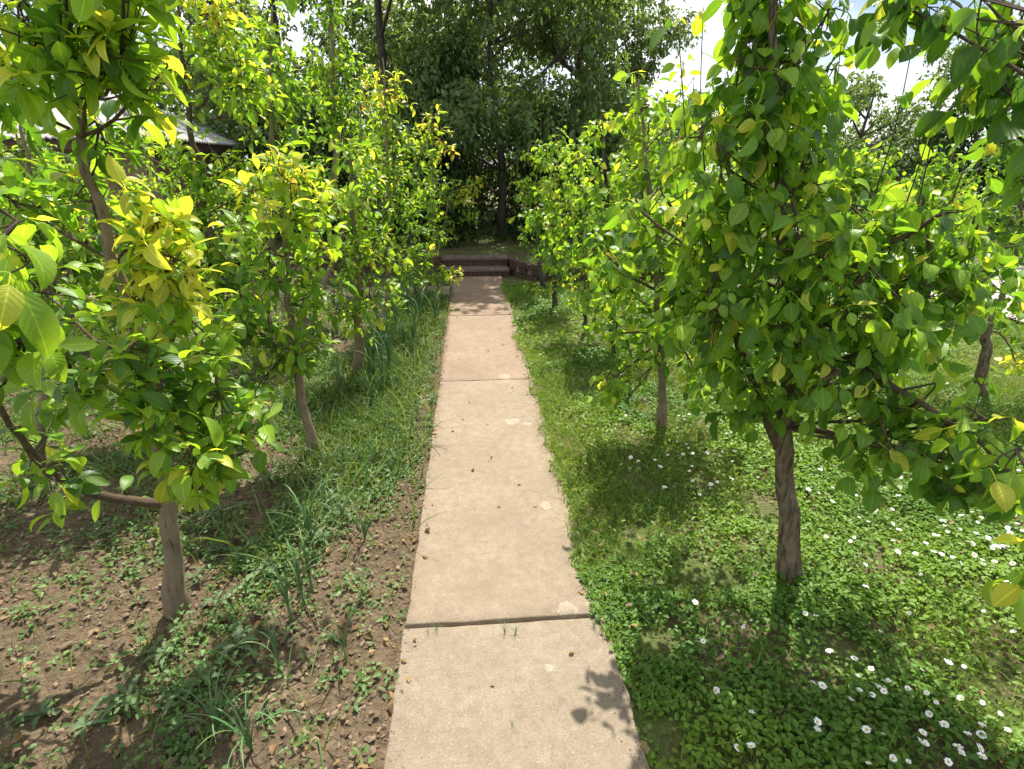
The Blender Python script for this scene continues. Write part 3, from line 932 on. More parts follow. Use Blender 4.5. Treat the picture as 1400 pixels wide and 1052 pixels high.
build_tree('bushy fruit tree with drooping shoots, between the front row and the low house',
           up(pl([(70, 400), (50, 300), (35, 200), (20, 100)], 2.6), (-2.35, 2.6)),
           [blob(40, 300, 60, 2.6, 16, 'mid'), blob(120, 360, 60, 2.6, 16, 'mid'), blob(60, 420, 60, 2.6, 14, 'mid'), blob(-20, 230, 40, 2.6, 8, 'lime'), blob(200, 300, 50, 2.7, 14, 'mid'), blob(230, 370, 55, 2.7, 16, 'mid'), blob(110, 250, 44, 2.7, 11, 'mid'), blob(250, 440, 45, 2.6, 12, 'mid'), blob(30, 350, 60, 2.5, 14, 'mid'), blob(170, 430, 50, 2.5, 12, 'lime'), blob(0, 120, 60, 2.7, 14, 'lime')],
           0.026, 'long', 150, LG, seed=9)
build_tree('broad fruit tree with sunlit top, in front of the grey hipped roof',
           up(pl([(378, 300), (372, 200), (370, 90), (372, 10)], 4.7), (-2.15, 4.7)),
           [blob(375, 60, 40, 4.7, 16, 'lime', 1, 1.2), blob(400, 110, 40, 4.7, 16, 'mid'), blob(360, 150, 46, 4.7, 18, 'lime'), blob(390, 200, 46, 4.7, 18, 'mid'), blob(370, 260, 36, 4.6, 14, 'mid'), blob(410, 270, 46, 4.6, 16, 'mid'), blob(330, 310, 40, 4.5, 12, 'mid'), blob(330, 60, 34, 4.8, 12, 'lime')],
           0.04, 'long', 100, LG, seed=10, far=False)
build_tree('tall columnar fruit tree with a pointed leafy top, left of the big dark trees',
           up(pl([(455, 250), (455, 120), (452, 0), (450, -90)], 6.0), (-2.15, 6.0)),
           [blob(455, 20, 34, 6, 18, 'mid', 1, 1.4), blob(470, 90, 34, 6, 18, 'mid'), blob(440, 100, 36, 6, 18, 'lime'), blob(455, 170, 42, 6, 22, 'mid'), blob(480, 150, 30, 6, 14, 'mid'), blob(440, 240, 42, 6, 18, 'mid'), blob(450, -50, 34, 6, 16, 'mid', 1, 1.4)],
           0.045, 'long', 0, LG, seed=11, far=True)
build_tree('fruit tree with reddish top shoots beyond the tall columnar one',
           up(pl([(490, 250), (492, 150), (495, 100)], 7.2), (-2.0, 7.2)),
           [blob(500, 130, 30, 7.2, 16, 'bronze', 1, 1.3), blob(505, 200, 40, 7.2, 22, 'lime'), blob(500, 270, 44, 7.2, 22, 'mid'), blob(560, 200, 34, 7.2, 18, 'mid'), blob(560, 280, 34, 7.2, 16, 'mid')],
           0.04, 'long', 0, LG, seed=12, far=True)
for k, (bx, by, h, lab) in enumerate(((-3.7, 3.4, 1.6, 'low spreading fruit tree at the corner of the house with white wall'), (-3.6, 4.9, 1.8, 'fruit tree under the eaves of the grey roof'), (-3.5, 6.6, 2.0, 'fruit tree beside the end wall of the low house'), (-4.9, 4.4, 1.6, 'fruit tree in front of the brown fascia of the low house'))):
    bl = []
    for q in range(12):
        a = rng.uniform(0, 6.28); z = rng.uniform(.55, h - .2); r = (0.5 if z < h * .7 else .3)
        bl.append(((bx + r * math.cos(a) * rng.random(), by + r * math.sin(a) * rng.random(), z), (.3, .3, .26), 12, ['mid', 'lime', 'mid'][q % 3]))
    build_tree(lab, [(bx, by, 0), (bx + .03, by, .6), (bx, by + .03, h * .7), (bx + .02, by, h)], bl, .04, 'long', 0, LG, seed=20 + k, far=True)

# --- right row
build_tree('fruit tree with cracked flaky trunk and round dark leaves, standing among the daisies',
           up(pl([(1076, 700), (1070, 605), (1080, 490), (1074, 380), (1066, 250), (1062, 120), (1056, 0), (1048, -130)], 1.55), (1.22, 1.55)),
           [blob(1060, 10, 64, 1.6, 16, 'mid', .8), blob(1075, 100, 66, 1.55, 18, 'mid', .8), blob(1035, 180, 62, 1.5, 16, 'mid', .8), blob(1095, 240, 72, 1.55, 20, 'mid', .8), blob(1000, 250, 56, 1.5, 14, 'mid', .8),
            blob(955, 320, 60, 1.6, 15, 'mid', .8), blob(1085, 340, 80, 1.4, 22, 'mid', .8), blob(975, 420, 62, 1.5, 16, 'mid', .8), blob(1060, 430, 70, 1.45, 18, 'mid', .8), blob(1150, 320, 66, 1.6, 15, 'mid', .8), blob(1165, 420, 80, 1.4, 22, 'mid', .8),
            blob(1130, 520, 54, 1.35, 13, 'mid', .8), blob(1240, 310, 54, 1.55, 12, 'mid', .8), blob(1250, 385, 66, 1.45, 16, 'mid', .8), blob(1225, 470, 58, 1.35, 14, 'mid', .8), blob(1320, 340, 50, 1.5, 11, 'mid', .8), blob(1330, 400, 44, 1.45, 8, 'mid', .8),
            blob(1020, 530, 42, 1.5, 10, 'mid', .8), blob(1245, 555, 52, 1.3, 12, 'mid', .8), blob(1205, 610, 42, 1.25, 9, 'mid', .7), blob(1290, 625, 46, 1.2, 11, 'dark', .7), blob(1360, 640, 44, 1.15, 11, 'dark', .7), blob(1330, 575, 36, 1.2, 6, 'mid', .7), 
            blob(990, 490, 40, 1.6, 9, 'mid', .8), blob(1060, -90, 80, 1.6, 18, 'dark'), blob(960, 200, 36, 1.6, 6, 'lime', .8), blob(930, 400, 50, 1.7, 11, 'mid', .8), blob(915, 280, 46, 1.8, 9, 'lime', .8), blob(1120, 40, 46, 1.7, 9, 'dark', .8), blob(1010, 80, 44, 1.6, 8, 'mid', .8), blob(1135, 130, 44, 1.7, 8, 'mid', .8), blob(990, 160, 42, 1.7, 7, 'mid', .8), ((.54, 1.74, 1.38), (.09, .07, .07), 3, 'mid'), ((.98, 2.15, 1.25), (.28, .22, .28), 13, 'mid'), ((1.05, 2.0, 1.65), (.28, .22, .25), 11, 'mid'), ((1.45, 1.9, 1.3), (.35, .25, .25), 14, 'mid'), ((1.75, 1.7, 1.15), (.3, .25, .2), 12, 'mid'), ((1.3, 1.6, 2.3), (.35, .3, .25), 14, 'mid')],  # topmost clump, above the view, added for shade on the lawn
           0.041, 'round', 300, RG_, bark=M_BARK_R, seed=31, droop=.55, space=.03, zmin=.68,
           limbs=[(pl([(1066, 610), (1042, 560), (1028, 520), (1010, 470), (985, 400)], 1.55), .022, 'dark', 12, .13), (pl([(1072, 470), (1110, 420), (1160, 370), (1230, 330, 1.5), (1300, 290, 1.45)], 1.55), .018, 'mid', 12, .13),
                  (pl([(1074, 540), (1120, 490), (1210, 520, 1.35), (1300, 580, 1.2), (1390, 650, 1.1)], 1.5), .014, 'dark', 12, .10)],
           shoots=[(pl([(1195, 270), (1225, 170), (1250, 50)], 1.55), 'lime', .35), (pl([(1235, 290), (1265, 200), (1292, 95)], 1.6), 'lime', .3), (pl([(1255, 280), (1272, 200), (1280, 150)], 1.5), 'mid', .35), (pl([(1300, 280), (1330, 200), (1360, 150)], 1.55), 'mid', .3),
                   (pl([(940, 300), (935, 150), (925, 20)], 1.7), 'bronze', .4), (pl([(965, 260), (958, 130), (962, 10)], 1.7), 'lime', .4), (pl([(1120, 240), (1140, 140), (1150, 60)], 1.6), 'mid', .35)])
build_tree('fruit tree hanging dark leaves high overhead, beside the one with the cracked trunk',
           [np.array(p) for p in ((1.30, .38, 0), (1.30, .40, .5), (1.27, .42, 1.0), (1.24, .5, 1.5), (1.22, .52, 2.0), (1.2, .52, 2.5))],
           [
            blob(1370, 20, 32, 1.3, 4, 'dark', .4), blob(1355, 110, 24, 1.3, 3, 'dark', .4, 1.4), blob(1225, 0, 26, 1.4, 4, 'dark', .4), blob(1405, 70, 34, 1.25, 4, 'dark', .4), blob(1265, -30, 30, 1.35, 4, 'dark', .4), blob(1370, 170, 14, 1.3, 1, 'dark', .4), blob(1405, 790, 26, .72, 3, 'lime', .5), blob(1408, 1030, 14, .6, 1, 'lime', .5), blob(1405, 640, 24, .8, 3, 'mid', .5),  # dark palette on the high clumps paints in their backlit silhouette
            ((1.3, .35, 1.2), (.25, .3, .25), 14, 'mid'), ((1.25, .2, 1.7), (.3, .3, .3), 16, 'mid'), ((1.2, .4, 2.2), (.3, .3, .3), 18, 'mid'), ((1.05, .2, 1.95), (.22, .22, .2), 8, 'mid')],  # crown out of view, filled out for more shade on the lawn
           0.045, 'round', 140, RG_, bark=M_BARK_R, seed=32, droop=.7, space=.03, lmax=.0055)
build_tree('fruit tree with smooth pale trunk in clover, next along from the cracked trunk',
           up(pl([(905, 520), (902, 420), (892, 300), (880, 190), (872, 110)], 2.86), (1.16, 2.86)),
           [blob(872, 140, 30, 2.9, 8, 'lime', 1, 1.3), blob(885, 205, 42, 2.9, 13, 'lime'), blob(875, 280, 50, 2.8, 17, 'mid'), blob(905, 350, 58, 2.8, 18, 'mid'), blob(855, 380, 44, 2.75, 13, 'lime'), blob(900, 440, 54, 2.75, 16, 'mid'), blob(845, 455, 36, 2.7, 9, 'mid'),
            blob(835, 520, 26, 2.6, 6, 'lime'), blob(860, 545, 24, 2.6, 5, 'mid'), blob(945, 470, 42, 2.8, 10, 'mid'), blob(930, 260, 42, 3.0, 10, 'mid'), blob(960, 530, 28, 2.7, 5, 'mid'), ((.54, 2.36, 1.2), (.07, .07, .06), 2, 'mid'), ((1.0, 2.5, 1.05), (.25, .2, .22), 10, 'mid'), ((1.25, 3.1, 1.3), (.35, .3, .3), 16, 'mid'), ((1.4, 2.8, 1.0), (.3, .3, .22), 12, 'mid'), ((1.15, 3.0, 1.75), (.3, .3, .25), 12, 'mid')],  # hidden far-side clumps added so the crown throws more shade
           0.035, 'round', 300, RG_, seed=33, space=.028,
           limbs=[(pl([(903, 500), (880, 490), (850, 505), (825, 520)], 2.75), .008, 'lime', 6, .12)])
build_tree('fruit tree with dark stout trunk beside a thinner one',
           up(pl([(838, 440), (835, 340), (828, 240), (820, 170)], 4.26), (1.21, 4.26)),
           [blob(825, 190, 28, 4.3, 10, 'lime', 1, 1.3), blob(822, 250, 40, 4.3, 16, 'lime'), blob(835, 315, 46, 4.2, 20, 'mid'), blob(835, 385, 38, 4.2, 16, 'mid'), blob(795, 330, 32, 4.2, 12, 'mid'), blob(800, 395, 26, 4.1, 9, 'lime'), blob(860, 260, 34, 4.4, 12, 'mid'), blob(815, 425, 18, 4.1, 5, 'mid'), ((1.3, 4.5, 1.2), (.35, .3, .3), 14, 'mid'), ((1.45, 4.2, .95), (.3, .3, .2), 10, 'mid')],  # last clumps, on the hidden side, added to thicken the crown's shadow
           0.04, 'round', 260, RG_, bark=M_BARK_B, seed=34, space=.028)
build_tree('fruit tree with very thin dark trunk, between the stout trunk and the steps',
           up(pl([(800, 420), (798, 340), (790, 250)], 4.85), (1.07, 4.85)),
           [blob(790, 240, 32, 4.9, 14, 'lime', 1, 1.2), blob(800, 290, 36, 4.9, 16, 'mid'), blob(785, 345, 32, 4.8, 14, 'mid'), blob(810, 370, 30, 4.8, 12, 'mid'), blob(770, 290, 26, 4.9, 10, 'lime')],
           0.025, 'round', 150, RG_, bark=M_BARK_B, seed=35, space=.028)
build_tree('fruit tree with pale yellow shoot tips, close to the low curved brick wall',
           up(pl([(757, 370), (758, 300), (756, 200)], 5.81), (.92, 5.81)),
           [blob(758, 205, 24, 5.8, 12, 'lime', 1, 1.3), blob(760, 260, 36, 5.8, 20, 'lime'), blob(750, 310, 34, 5.8, 18, 'mid'), blob(765, 350, 30, 5.7, 14, 'mid'), blob(735, 290, 22, 5.8, 10, 'mid'), blob(785, 210, 28, 5.9, 12, 'lime'), blob(770, 385, 16, 5.6, 5, 'yellow')],
           0.034, 'round', 100, RG_, bark=M_BARK_B, seed=36, space=.028)
build_tree('fruit tree with fine pale leaves, standing right before the curved brick wall',
           up(pl([(735, 350), (737, 290), (738, 200)], 6.9), (.95, 6.9)),
           [blob(738, 215, 24, 6.9, 14, 'lime', 1, 1.3), blob(735, 265, 30, 6.9, 18, 'mid'), blob(722, 300, 22, 6.9, 12, 'mid'), blob(745, 330, 28, 6.8, 14, 'mid'), blob(715, 260, 16, 6.9, 8, 'lime')],
           0.034, 'round', 0, RG_, bark=M_BARK_B, seed=37, far=True)
# --- trees on the lawn further right
build_tree('fruit tree with crooked grey trunk and one bare level limb, alone on the far lawn',
           up(pl([(1346, 490), (1350, 450), (1372, 400), (1392, 320), (1400, 250)], 3.1), (3.51, 3.1)),
           [blob(1310, 350, 36, 3.4, 10, 'mid'), blob(1340, 290, 34, 3.4, 9, 'mid'), blob(1385, 330, 50, 3.1, 16, 'mid'), blob(1340, 370, 34, 3.1, 7, 'mid'), blob(1395, 430, 40, 3.1, 10, 'mid'), blob(1395, 240, 46, 3.2, 14, 'dark'), blob(1370, 170, 30, 3.3, 8, 'dark'), blob(1395, 500, 26, 3.0, 5, 'yellow')],
           0.042, 'round', 100, RG_, bark=M_BARK_R, seed=38, limbs=[(pl([(1352, 455), (1335, 450), (1310, 436), (1280, 430), (1245, 430)], 3.1), .02, 'mid', 4, .14)])
for k, (bx, by, h, lab) in enumerate(((3.6, 4.9, 1.8, 'dense fruit tree on the lawn, second of the row by the pale road'), (3.5, 6.7, 1.9, 'fruit tree on the lawn, third of the row by the pale road'), (3.4, 8.6, 2.1, 'fruit tree on the lawn at the far end of the row by the pale road'), (2.4, 5.9, 2.0, 'rounded fruit tree on the lawn between the two right rows'), (5.0, 5.6, 1.7, 'fruit tree at the very edge of the pale road'), (2.5, 8.2, 2.2, 'fruit tree on the lawn just behind the low brick wall'), (4.6, 9.4, 2.0, 'broad fruit tree on the lawn beyond the end of the low brick wall'))):
    bl = []
    for q in range(14):
        a = rng.uniform(0, 6.28); z = rng.uniform(.55, h - .2); r = (0.5 if z < h * .7 else .3)
        bl.append(((bx + r * math.cos(a) * rng.random(), by + r * math.sin(a) * rng.random(), z), (.3, .3, .28), 12, ['mid', 'lime', 'mid', 'dark'][q % 4]))
    build_tree(lab, [(bx, by, 0), (bx + .03, by, .6), (bx, by + .03, h * .7), (bx + .02, by, h)], bl, .04, 'round', 0, RG_, seed=50 + k, far=True)


# --- big trees behind
def big_tree(label, x, y, h, rx, z0, n, seed, lo=(.068, .125, .036), hi=(.13, .205, .065), tr=.16, name='shade_tree', group='large trees beyond the steps', ls=1.0, zg=.25):  # default leaf tints raised and greyed to paint in haze on back trees
    rg = np.random.default_rng(seed)
    base = np.array([x, y, zg])
    root = empty(name, base); tag(root, label, 'tree', group)
    m = MB()
    ld = smooth_path([(0, 0, -.3), (.05, 0, h * .2), (rg.normal(0, .15), 0, h * .45), (rg.normal(0, .2), 0, h * .92)], 14)
    m.tube(ld, tr * (1 - .85 * np.linspace(0, 1, 14)), 10, .18, seed)
    link('trunk', m.mesh('trunk', M_BARK_B), root)
    P, D, N = [], [], []
    nl = 26
    for k in range(nl):
        t = rg.uniform(.10, .98)
        z = z0 + t * (h - z0)
        prof = math.sin(math.pi * min(1, .12 + .86 * t) ** .8) ** .6
        a = k * 2.4 + rg.normal(0, .3)
        rr = rx * prof * rg.uniform(.35, 1.0)
        C = np.array([rr * math.cos(a), rr * math.sin(a), z])
        i = int(np.argmin(abs(ld[:, 2] - (z - .5 * rr - .1))))
        A = ld[i]
        lb = smooth_path([A, (A + C) / 2 + np.array([0, 0, -.05 * rr]), C], 7)
        mm = MB(); mm.tube(lb, np.linspace(.045 * tr / .16, .008, 7), 6)
        cr = rx * rg.uniform(.26, .42)
        for q in range(5):
            B = C + unit(rg.normal(0, 1, 3)) * cr * .8
            mm.tube(smooth_path([lb[rg.integers(3, 7)], (C + B) / 2, B], 4), np.linspace(.012, .004, 4), 4)
        link('branch', mm.mesh('branch', M_BARK_B), root)
        nn = n // nl
        # leaf sprays
        ns = max(1, nn // 9)
        v = rg.normal(0, 1, (ns, 3)); v /= np.linalg.norm(v, axis=1)[:, None]
        cpt = C + v * cr * (rg.random((ns, 1)) ** .4) * np.array([1, 1, .75])
        pp = np.repeat(cpt, 9, 0) + rg.normal(0, .055, (ns * 9, 3))
        P.append(pp)
        D.append(np.repeat(v, 9, 0) * .5 + rg.normal(0, .6, (ns * 9, 3)) + np.array([0, 0, -.35]))
        N.append(np.repeat(v, 9, 0) * .4 + rg.normal(0, .4, (ns * 9, 3)) + np.array([0, 0, .8]))
    P = np.vstack(P); D = np.vstack(D); N = np.vstack(N)
    k = len(P)
    tn = np.array(lo) + rg.random((k, 1)) * (np.array(hi) - np.array(lo))
    cr = leaf_batch('crown', 'small_far', P, frames(D, N), rg.uniform(.7, 1.2, k) * ls, rg.integers(0, 2, k), tn, root)
    tag(cr, kind='stuff')
    return root


big_tree('large dark leafy tree with forked trunk behind the steps, left of the path line', -1.5, 11.0, 7.0, 2.3, .5, 22000, 71, ls=1.12)
big_tree('large dark leafy tree straight beyond the steps with a slim dark trunk', .55, 10.4, 6.6, 2.2, .7, 24000, 72, tr=.09, ls=1.12)
big_tree('large grey-green tree behind the steps on the right, its crown edge against the sky', 2.5, 12.6, 6.3, 1.9, .8, 22000, 73, (.07, .12, .04), (.13, .19, .07))
big_tree('large dark tree at the left of the big tree group, above the orchard', -4.0, 13.4, 7.6, 2.5, 1.0, 20000, 74, ls=1.2)
big_tree('wide dark tree far behind the big tree group', 0.2, 16.5, 7.5, 3.6, .3, 22000, 75, ls=1.6)
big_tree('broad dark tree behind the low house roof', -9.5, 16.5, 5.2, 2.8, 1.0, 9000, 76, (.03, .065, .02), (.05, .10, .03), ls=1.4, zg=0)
big_tree('round dark tree standing beyond the pale road', 11.5, 12.0, 4.4, 1.6, .8, 7000, 77, ls=1.2, group='trees beyond the road', zg=0)
big_tree('spreading tree far beyond the pale road', 13.5, 19.0, 4.2, 2.6, .6, 7000, 78, ls=1.6, group='trees beyond the road', zg=0)
big_tree('low dense tree closing the lawn beyond its last fruit trees', 5.0, 20.5, 3.6, 3.0, .2, 9000, 79, ls=1.6, group='trees beyond the road', zg=0)
for k, (x, y, h, rx, lab) in enumerate(((-.7, 10.0, 1.8, 1.0, 'dark shrub under the big trees, left of the slim trunk'), (1.7, 10.2, 1.9, 1.0, 'dark shrub under the big trees, right of the slim trunk'), (.2, 12.2, 2.6, 1.7, 'wide dark shrub added to block light behind the slim trunk'), (-2.8, 10.8, 2.2, 1.2, 'tall shrub at the left end of the shaded terrace'), (10.4, 8.2, 2.0, 1.7, 'rounded shrub beyond the pale road, opposite the crooked grey trunk'), (10.8, 12.5, 2.3, 2.0, 'wide shrub beyond the pale road, next to the round dark tree'), (10.2, 17.5, 2.4, 2.2, 'broad shrub beyond the pale road, in front of the spreading tree'))):  # wide shrub behind the slim trunk is added to block light
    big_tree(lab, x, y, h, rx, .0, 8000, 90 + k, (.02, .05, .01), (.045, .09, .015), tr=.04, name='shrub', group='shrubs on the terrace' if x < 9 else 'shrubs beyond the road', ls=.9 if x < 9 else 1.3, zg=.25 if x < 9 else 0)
hg = big_tree('far hedge of trees along the edge of the fields', 16, 45, 5, 9, 0, 9000, 99, name='far_tree', group='trees beyond the road', ls=3.5, zg=0)
big_tree('far trees on the horizon behind the orchard', 3, 48, 5.5, 9, 0, 9000, 100, name='far_tree', group='trees beyond the road', ls=3.5, zg=0)
big_tree('far trees on the horizon behind the low house', -16, 44, 5.5, 9, 0, 9000, 101, name='far_tree', group='trees beyond the road', ls=3.5, zg=0)

# ------------------------------------------------------------------ low house on the left
house = empty('house', (-7.0, 9.5, 0))
tag(house, 'low brown brick house with grey hipped roof and white end wall behind the left trees', 'house')
HX0, HX1, HY0, HY1, EV, RZ = -13.0, -4.15, 8.2, 12.2, 1.86, 2.75
ox, oy = -7.0, 9.5
m = MB(); m.box((HX0 + .3 - ox, HY0 + .35 - oy, 0), (HX1 - .35 - ox, HY1 - .35 - oy, EV - .04))
link('wall', m.mesh('wall', simple_mat('house_wall', (0.24, 0.16, 0.12), .9, .3, 8), False), house)
m = MB(); m.box((HX0 + .3 - ox, HY0 + .30 - oy, 0), (-7.6 - ox, HY0 + .348 - oy, EV - .05))
link('white_wall', m.mesh('white_wall', M_WHITE, False), house)
for q, xw in enumerate((-10.6, -8.9, -6.4)):
    m = MB(); m.box((xw - .45 - ox, HY0 + .27 - oy, .7), (xw + .45 - ox, HY0 + .298 + (.05 if xw > -7.5 else 0) - oy, 1.5))
    w = link('window', m.mesh('window', M_BROWN, False), house)
    m = MB(); m.box((xw - .38 - ox, HY0 + .262 - oy, .77), (xw + .38 - ox, HY0 + .268 - oy, 1.43)); link('pane', m.mesh('pane', M_GLASS, False), w)
m = MB(); m.box((HX0 - ox, HY0 - oy, EV - .13), (HX1 - ox, HY0 + .03 - oy, EV + .01)); m.box((HX1 - .03 - ox, HY0 + .032 - oy, EV - .13), (HX1 - ox, HY1 - oy, EV + .01))
link('fascia', m.mesh('fascia', M_BROWN, False), house)
m = MB(); m.box((HX0 - ox, HY0 + .032 - oy, EV - .05), (HX1 - .032 - ox, HY1 - oy, EV - .035)); link('soffit', m.mesh('soffit', M_BROWN, False), house)
ymid = (HY0 + HY1) / 2; half = ymid - HY0 + .05
rise = RZ - EV


def roof_sheet(axis, a, b):
    cols = 24
    V, Q = [], []
    for c in range(cols + 1):
        s = a + (b - a) * c / cols
        wv = .012 * math.cos(c * math.pi)
        if axis == 'front':
            run = max(0, min(half, (HX1 + .05 - s))); run = min(run, s - HX0 + .05)
            V += [(s - ox, HY0 - .05 - oy, EV + .02 + wv), (s - ox, HY0 - .05 + run - oy, EV + .02 + rise * run / half + wv)]
        else:
            run = max(0, min(s - HY0 + .05, HY1 + .05 - s))
            V += [(HX1 + .05 - ox, s - oy, EV + .02 + wv), (HX1 + .05 - run - ox, s - oy, EV + .02 + rise * run / half + wv)]
    for c in range(cols):
        Q.append((2 * c, 2 * c + 2, 2 * c + 3, 2 * c + 1))
    n = len(V); V = V + [(x, y, z - .02) for x, y, z in V]
    Q += [tuple(n + i for i in q[::-1]) for q in Q]
    Q += [(2 * c, n + 2 * c, n + 2 * c + 2, 2 * c + 2) for c in range(cols)]
    mm = MB(); mm.add(V, Q)
    link('roof_sheet', mm.mesh('roof_sheet', M_ROOF, False), house)


s = HX1 + .05
while s > HX0 - .05:
    roof_sheet('front', max(HX0 - .05, s - 1.05), s); s -= 1.045
s = HY0 - .05
while s < HY1:
    roof_sheet('side', s, min(HY1 + .05, s + 1.05)); s += 1.045
hipx = HX1 + .05 - half
m = MB(); m.tube([(HX1 + .03 - ox, HY0 - .03 - oy, EV + .05), (hipx - ox, ymid - oy, RZ + .06)], [.05, .05], 8); link('hip_ridge', m.mesh('hip_ridge', M_ROOF), house)
m = MB(); m.tube([(hipx - ox, ymid - oy, RZ + .06), (HX0 + half - ox, ymid - oy, RZ + .06)], [.05, .05], 8); link('ridge', m.mesh('ridge', M_ROOF), house)

# ------------------------------------------------------------------ ground cover
def blade_geo(h, w, bend, ns=3):
    V, Q, T = [], [], []
    for k in range(ns):
        s = k / ns; a = bend * s
        V += [(h * (s * math.sin(a) * .8), -w / 2 * (1 - s * .7), h * s * math.cos(a * .7)), (h * (s * math.sin(a) * .8), w / 2 * (1 - s * .7), h * s * math.cos(a * .7))]
    V.append((h * math.sin(bend) * .8, 0, h * math.cos(bend * .7)))
    for k in range(ns - 1): Q.append((2 * k, 2 * k + 1, 2 * k + 3, 2 * k + 2))
    T.append((2 * ns - 2, 2 * ns - 1, 2 * ns))
    V = np.array(V)
    return V, np.array(Q), np.array(T), np.zeros((len(V), 3))


def small_leaf(L, W, fold):
    V = np.array([(0, 0, 0), (L * .35, -W / 2, fold), (L * .42, 0, 0), (L * .35, W / 2, fold), (L * .8, -W * .32, fold * .4), (L * .8, W * .32, fold * .4), (L, 0, -fold * .6)])
    return V, np.array([(0, 1, 2, 2)])[:0], np.array([(0, 1, 2), (0, 2, 3), (1, 4, 2), (2, 5, 3), (4, 6, 2), (2, 6, 5)]), np.zeros((7, 3))


G_LEAF = [small_leaf(.026, .019, .004), small_leaf(.034, .020, .006), small_leaf(.020, .017, .003)]
G_BLADE = [blade_geo(.075, .0036, .5), blade_geo(.11, .0038, 1.0), blade_geo(.06, .003, .2)]


def rot_z_frames(n, tilt, rg, up_bias=1.0):
    a = rg.uniform(0, 6.283, n)
    D = np.stack([np.cos(a), np.sin(a), rg.normal(0, tilt, n)], -1)
    N = rg.normal(0, tilt, (n, 3)) + np.array([0, 0, up_bias])
    return frames(D, N)


def blade_frames(n, rg, lean=.25):
    a = rg.uniform(0, 6.283, n)
    U = np.stack([rg.normal(0, lean, n), rg.normal(0, lean, n), np.ones(n)], -1); U /= np.linalg.norm(U, axis=1)[:, None]
    X = np.stack([np.cos(a), np.sin(a), np.zeros(n)], -1)
    Yv = np.cross(U, X); Yv /= np.linalg.norm(Yv, axis=1)[:, None]; X = np.cross(Yv, U)
    return np.stack([X, Yv, U], -1)


def scatter(x0, x1, y0, y1, dens, rg, maskf):
    n = int((x1 - x0) * (y1 - y0) * dens)
    x = rg.uniform(x0, x1, n); y = rg.uniform(y0, y1, n)
    k = rg.random(n) < maskf(x, y)
    return x[k], y[k]


def edge_r(y): return PX1 + 0.095 * (fbm(y * 3.4, y * 0, 61) - .5) * 2 - 0.03 + 0.06 * np.clip(fbm(y * 1.1, y * 0 + 3, 64) - .5, -.2, .5)


bare_spots = [(gnd(1050, 695), .14), (gnd(955, 785), .10), (gnd(1140, 885), .08), (gnd(900, 890), .07), (gnd(865, 740), .08), (gnd(1000, 800), .05), (gnd(905, 1010), .06)]


def lawn_mask(x, y):
    d = 0.35 + 0.9 * fbm(x * 2.5, y * 2.5, 62)
    d = d * (0.35 + 1.0 * np.clip((fbm(x * 7, y * 7, 63) - .30) * 3, 0, 1))
    for p, r in bare_spots:
        d = d * np.clip((np.hypot(x - p[0], (y - p[1]) * .9) / r - .5) * 1.2, 0.03, 1)
    return np.where(x > edge_r(y), np.clip(d, 0, 1), 0)


def clover_share(x, y): return np.clip(.35 + 3.2 * (fbm(x * 1.9, y * 1.9, 66) - .42), .22, 1)


def tree_far_mask(x, y): return (x > edge_r(y)) & ((y < 7.2) | (x > 5.4) | (y > 26)) & ((x < 5.55) | (x > 8.85))


rg = np.random.default_rng(5)
LX, LY, LS = [], [], []
for (x0, x1, y0, y1, dens, sc) in ((.32, 2.2, .25, 2.2, 18000, .70), (.32, 4.0, 2.2, 4.0, 9500, .88), (2.2, 4.5, .6, 2.2, 8000, .88), (.38, 5.6, 4.0, 7.3, 3600, 1.2), (4.0, 5.6, 2.2, 4.0, 2000, 1.4)):
    x, y = scatter(x0, x1, y0, y1, dens, rg, lambda a, b: lawn_mask(a, b) * tree_far_mask(a, b) * clover_share(a, b))
    LX.append(x); LY.append(y); LS.append(np.full(len(x), sc))
x = np.concatenate(LX); y = np.concatenate(LY); s0 = np.concatenate(LS); n = len(x)
hgt = 0.075 * fbm(x * 5, y * 5, 70) + 0.005
edgef = np.clip((x - PX1) / .25, 0.25, 1)
z = lawn_z(x, y) + np.maximum(0.004, hgt * edgef * rg.random(n) ** .6 * 1.1) + np.where(x < PX1, .03, 0)
tn = np.array((.050, .125, .014)) + rg.random((n, 1)) * np.array((.05, .080, .012))
yl_lit = np.clip((fbm(x * 1.6, y * 1.6, 71) - .42) * 4 + np.clip((1.0 - (x - PX1) / .5), 0, 1) * .35, 0, 1)[:, None]  # yellow-green patches and path edge; lighter tint paints in sunlit lawn
tn = tn * (1 - yl_lit) + yl_lit * (np.array((.115, .215, .022)) + rg.random((n, 1)) * np.array((.05, .06, .01)))
o = leaf_batch('clover_cover', G_LEAF, np.stack([x, y, z], -1), rot_z_frames(n, .38, rg), s0 * rg.uniform(.7, 1.25, n), rg.integers(0, 3, n), tn, mat=M_COVER)
tag(o, 'low green clover and chickweed leaves covering the ground right of the path', 'ground cover', kind='stuff')

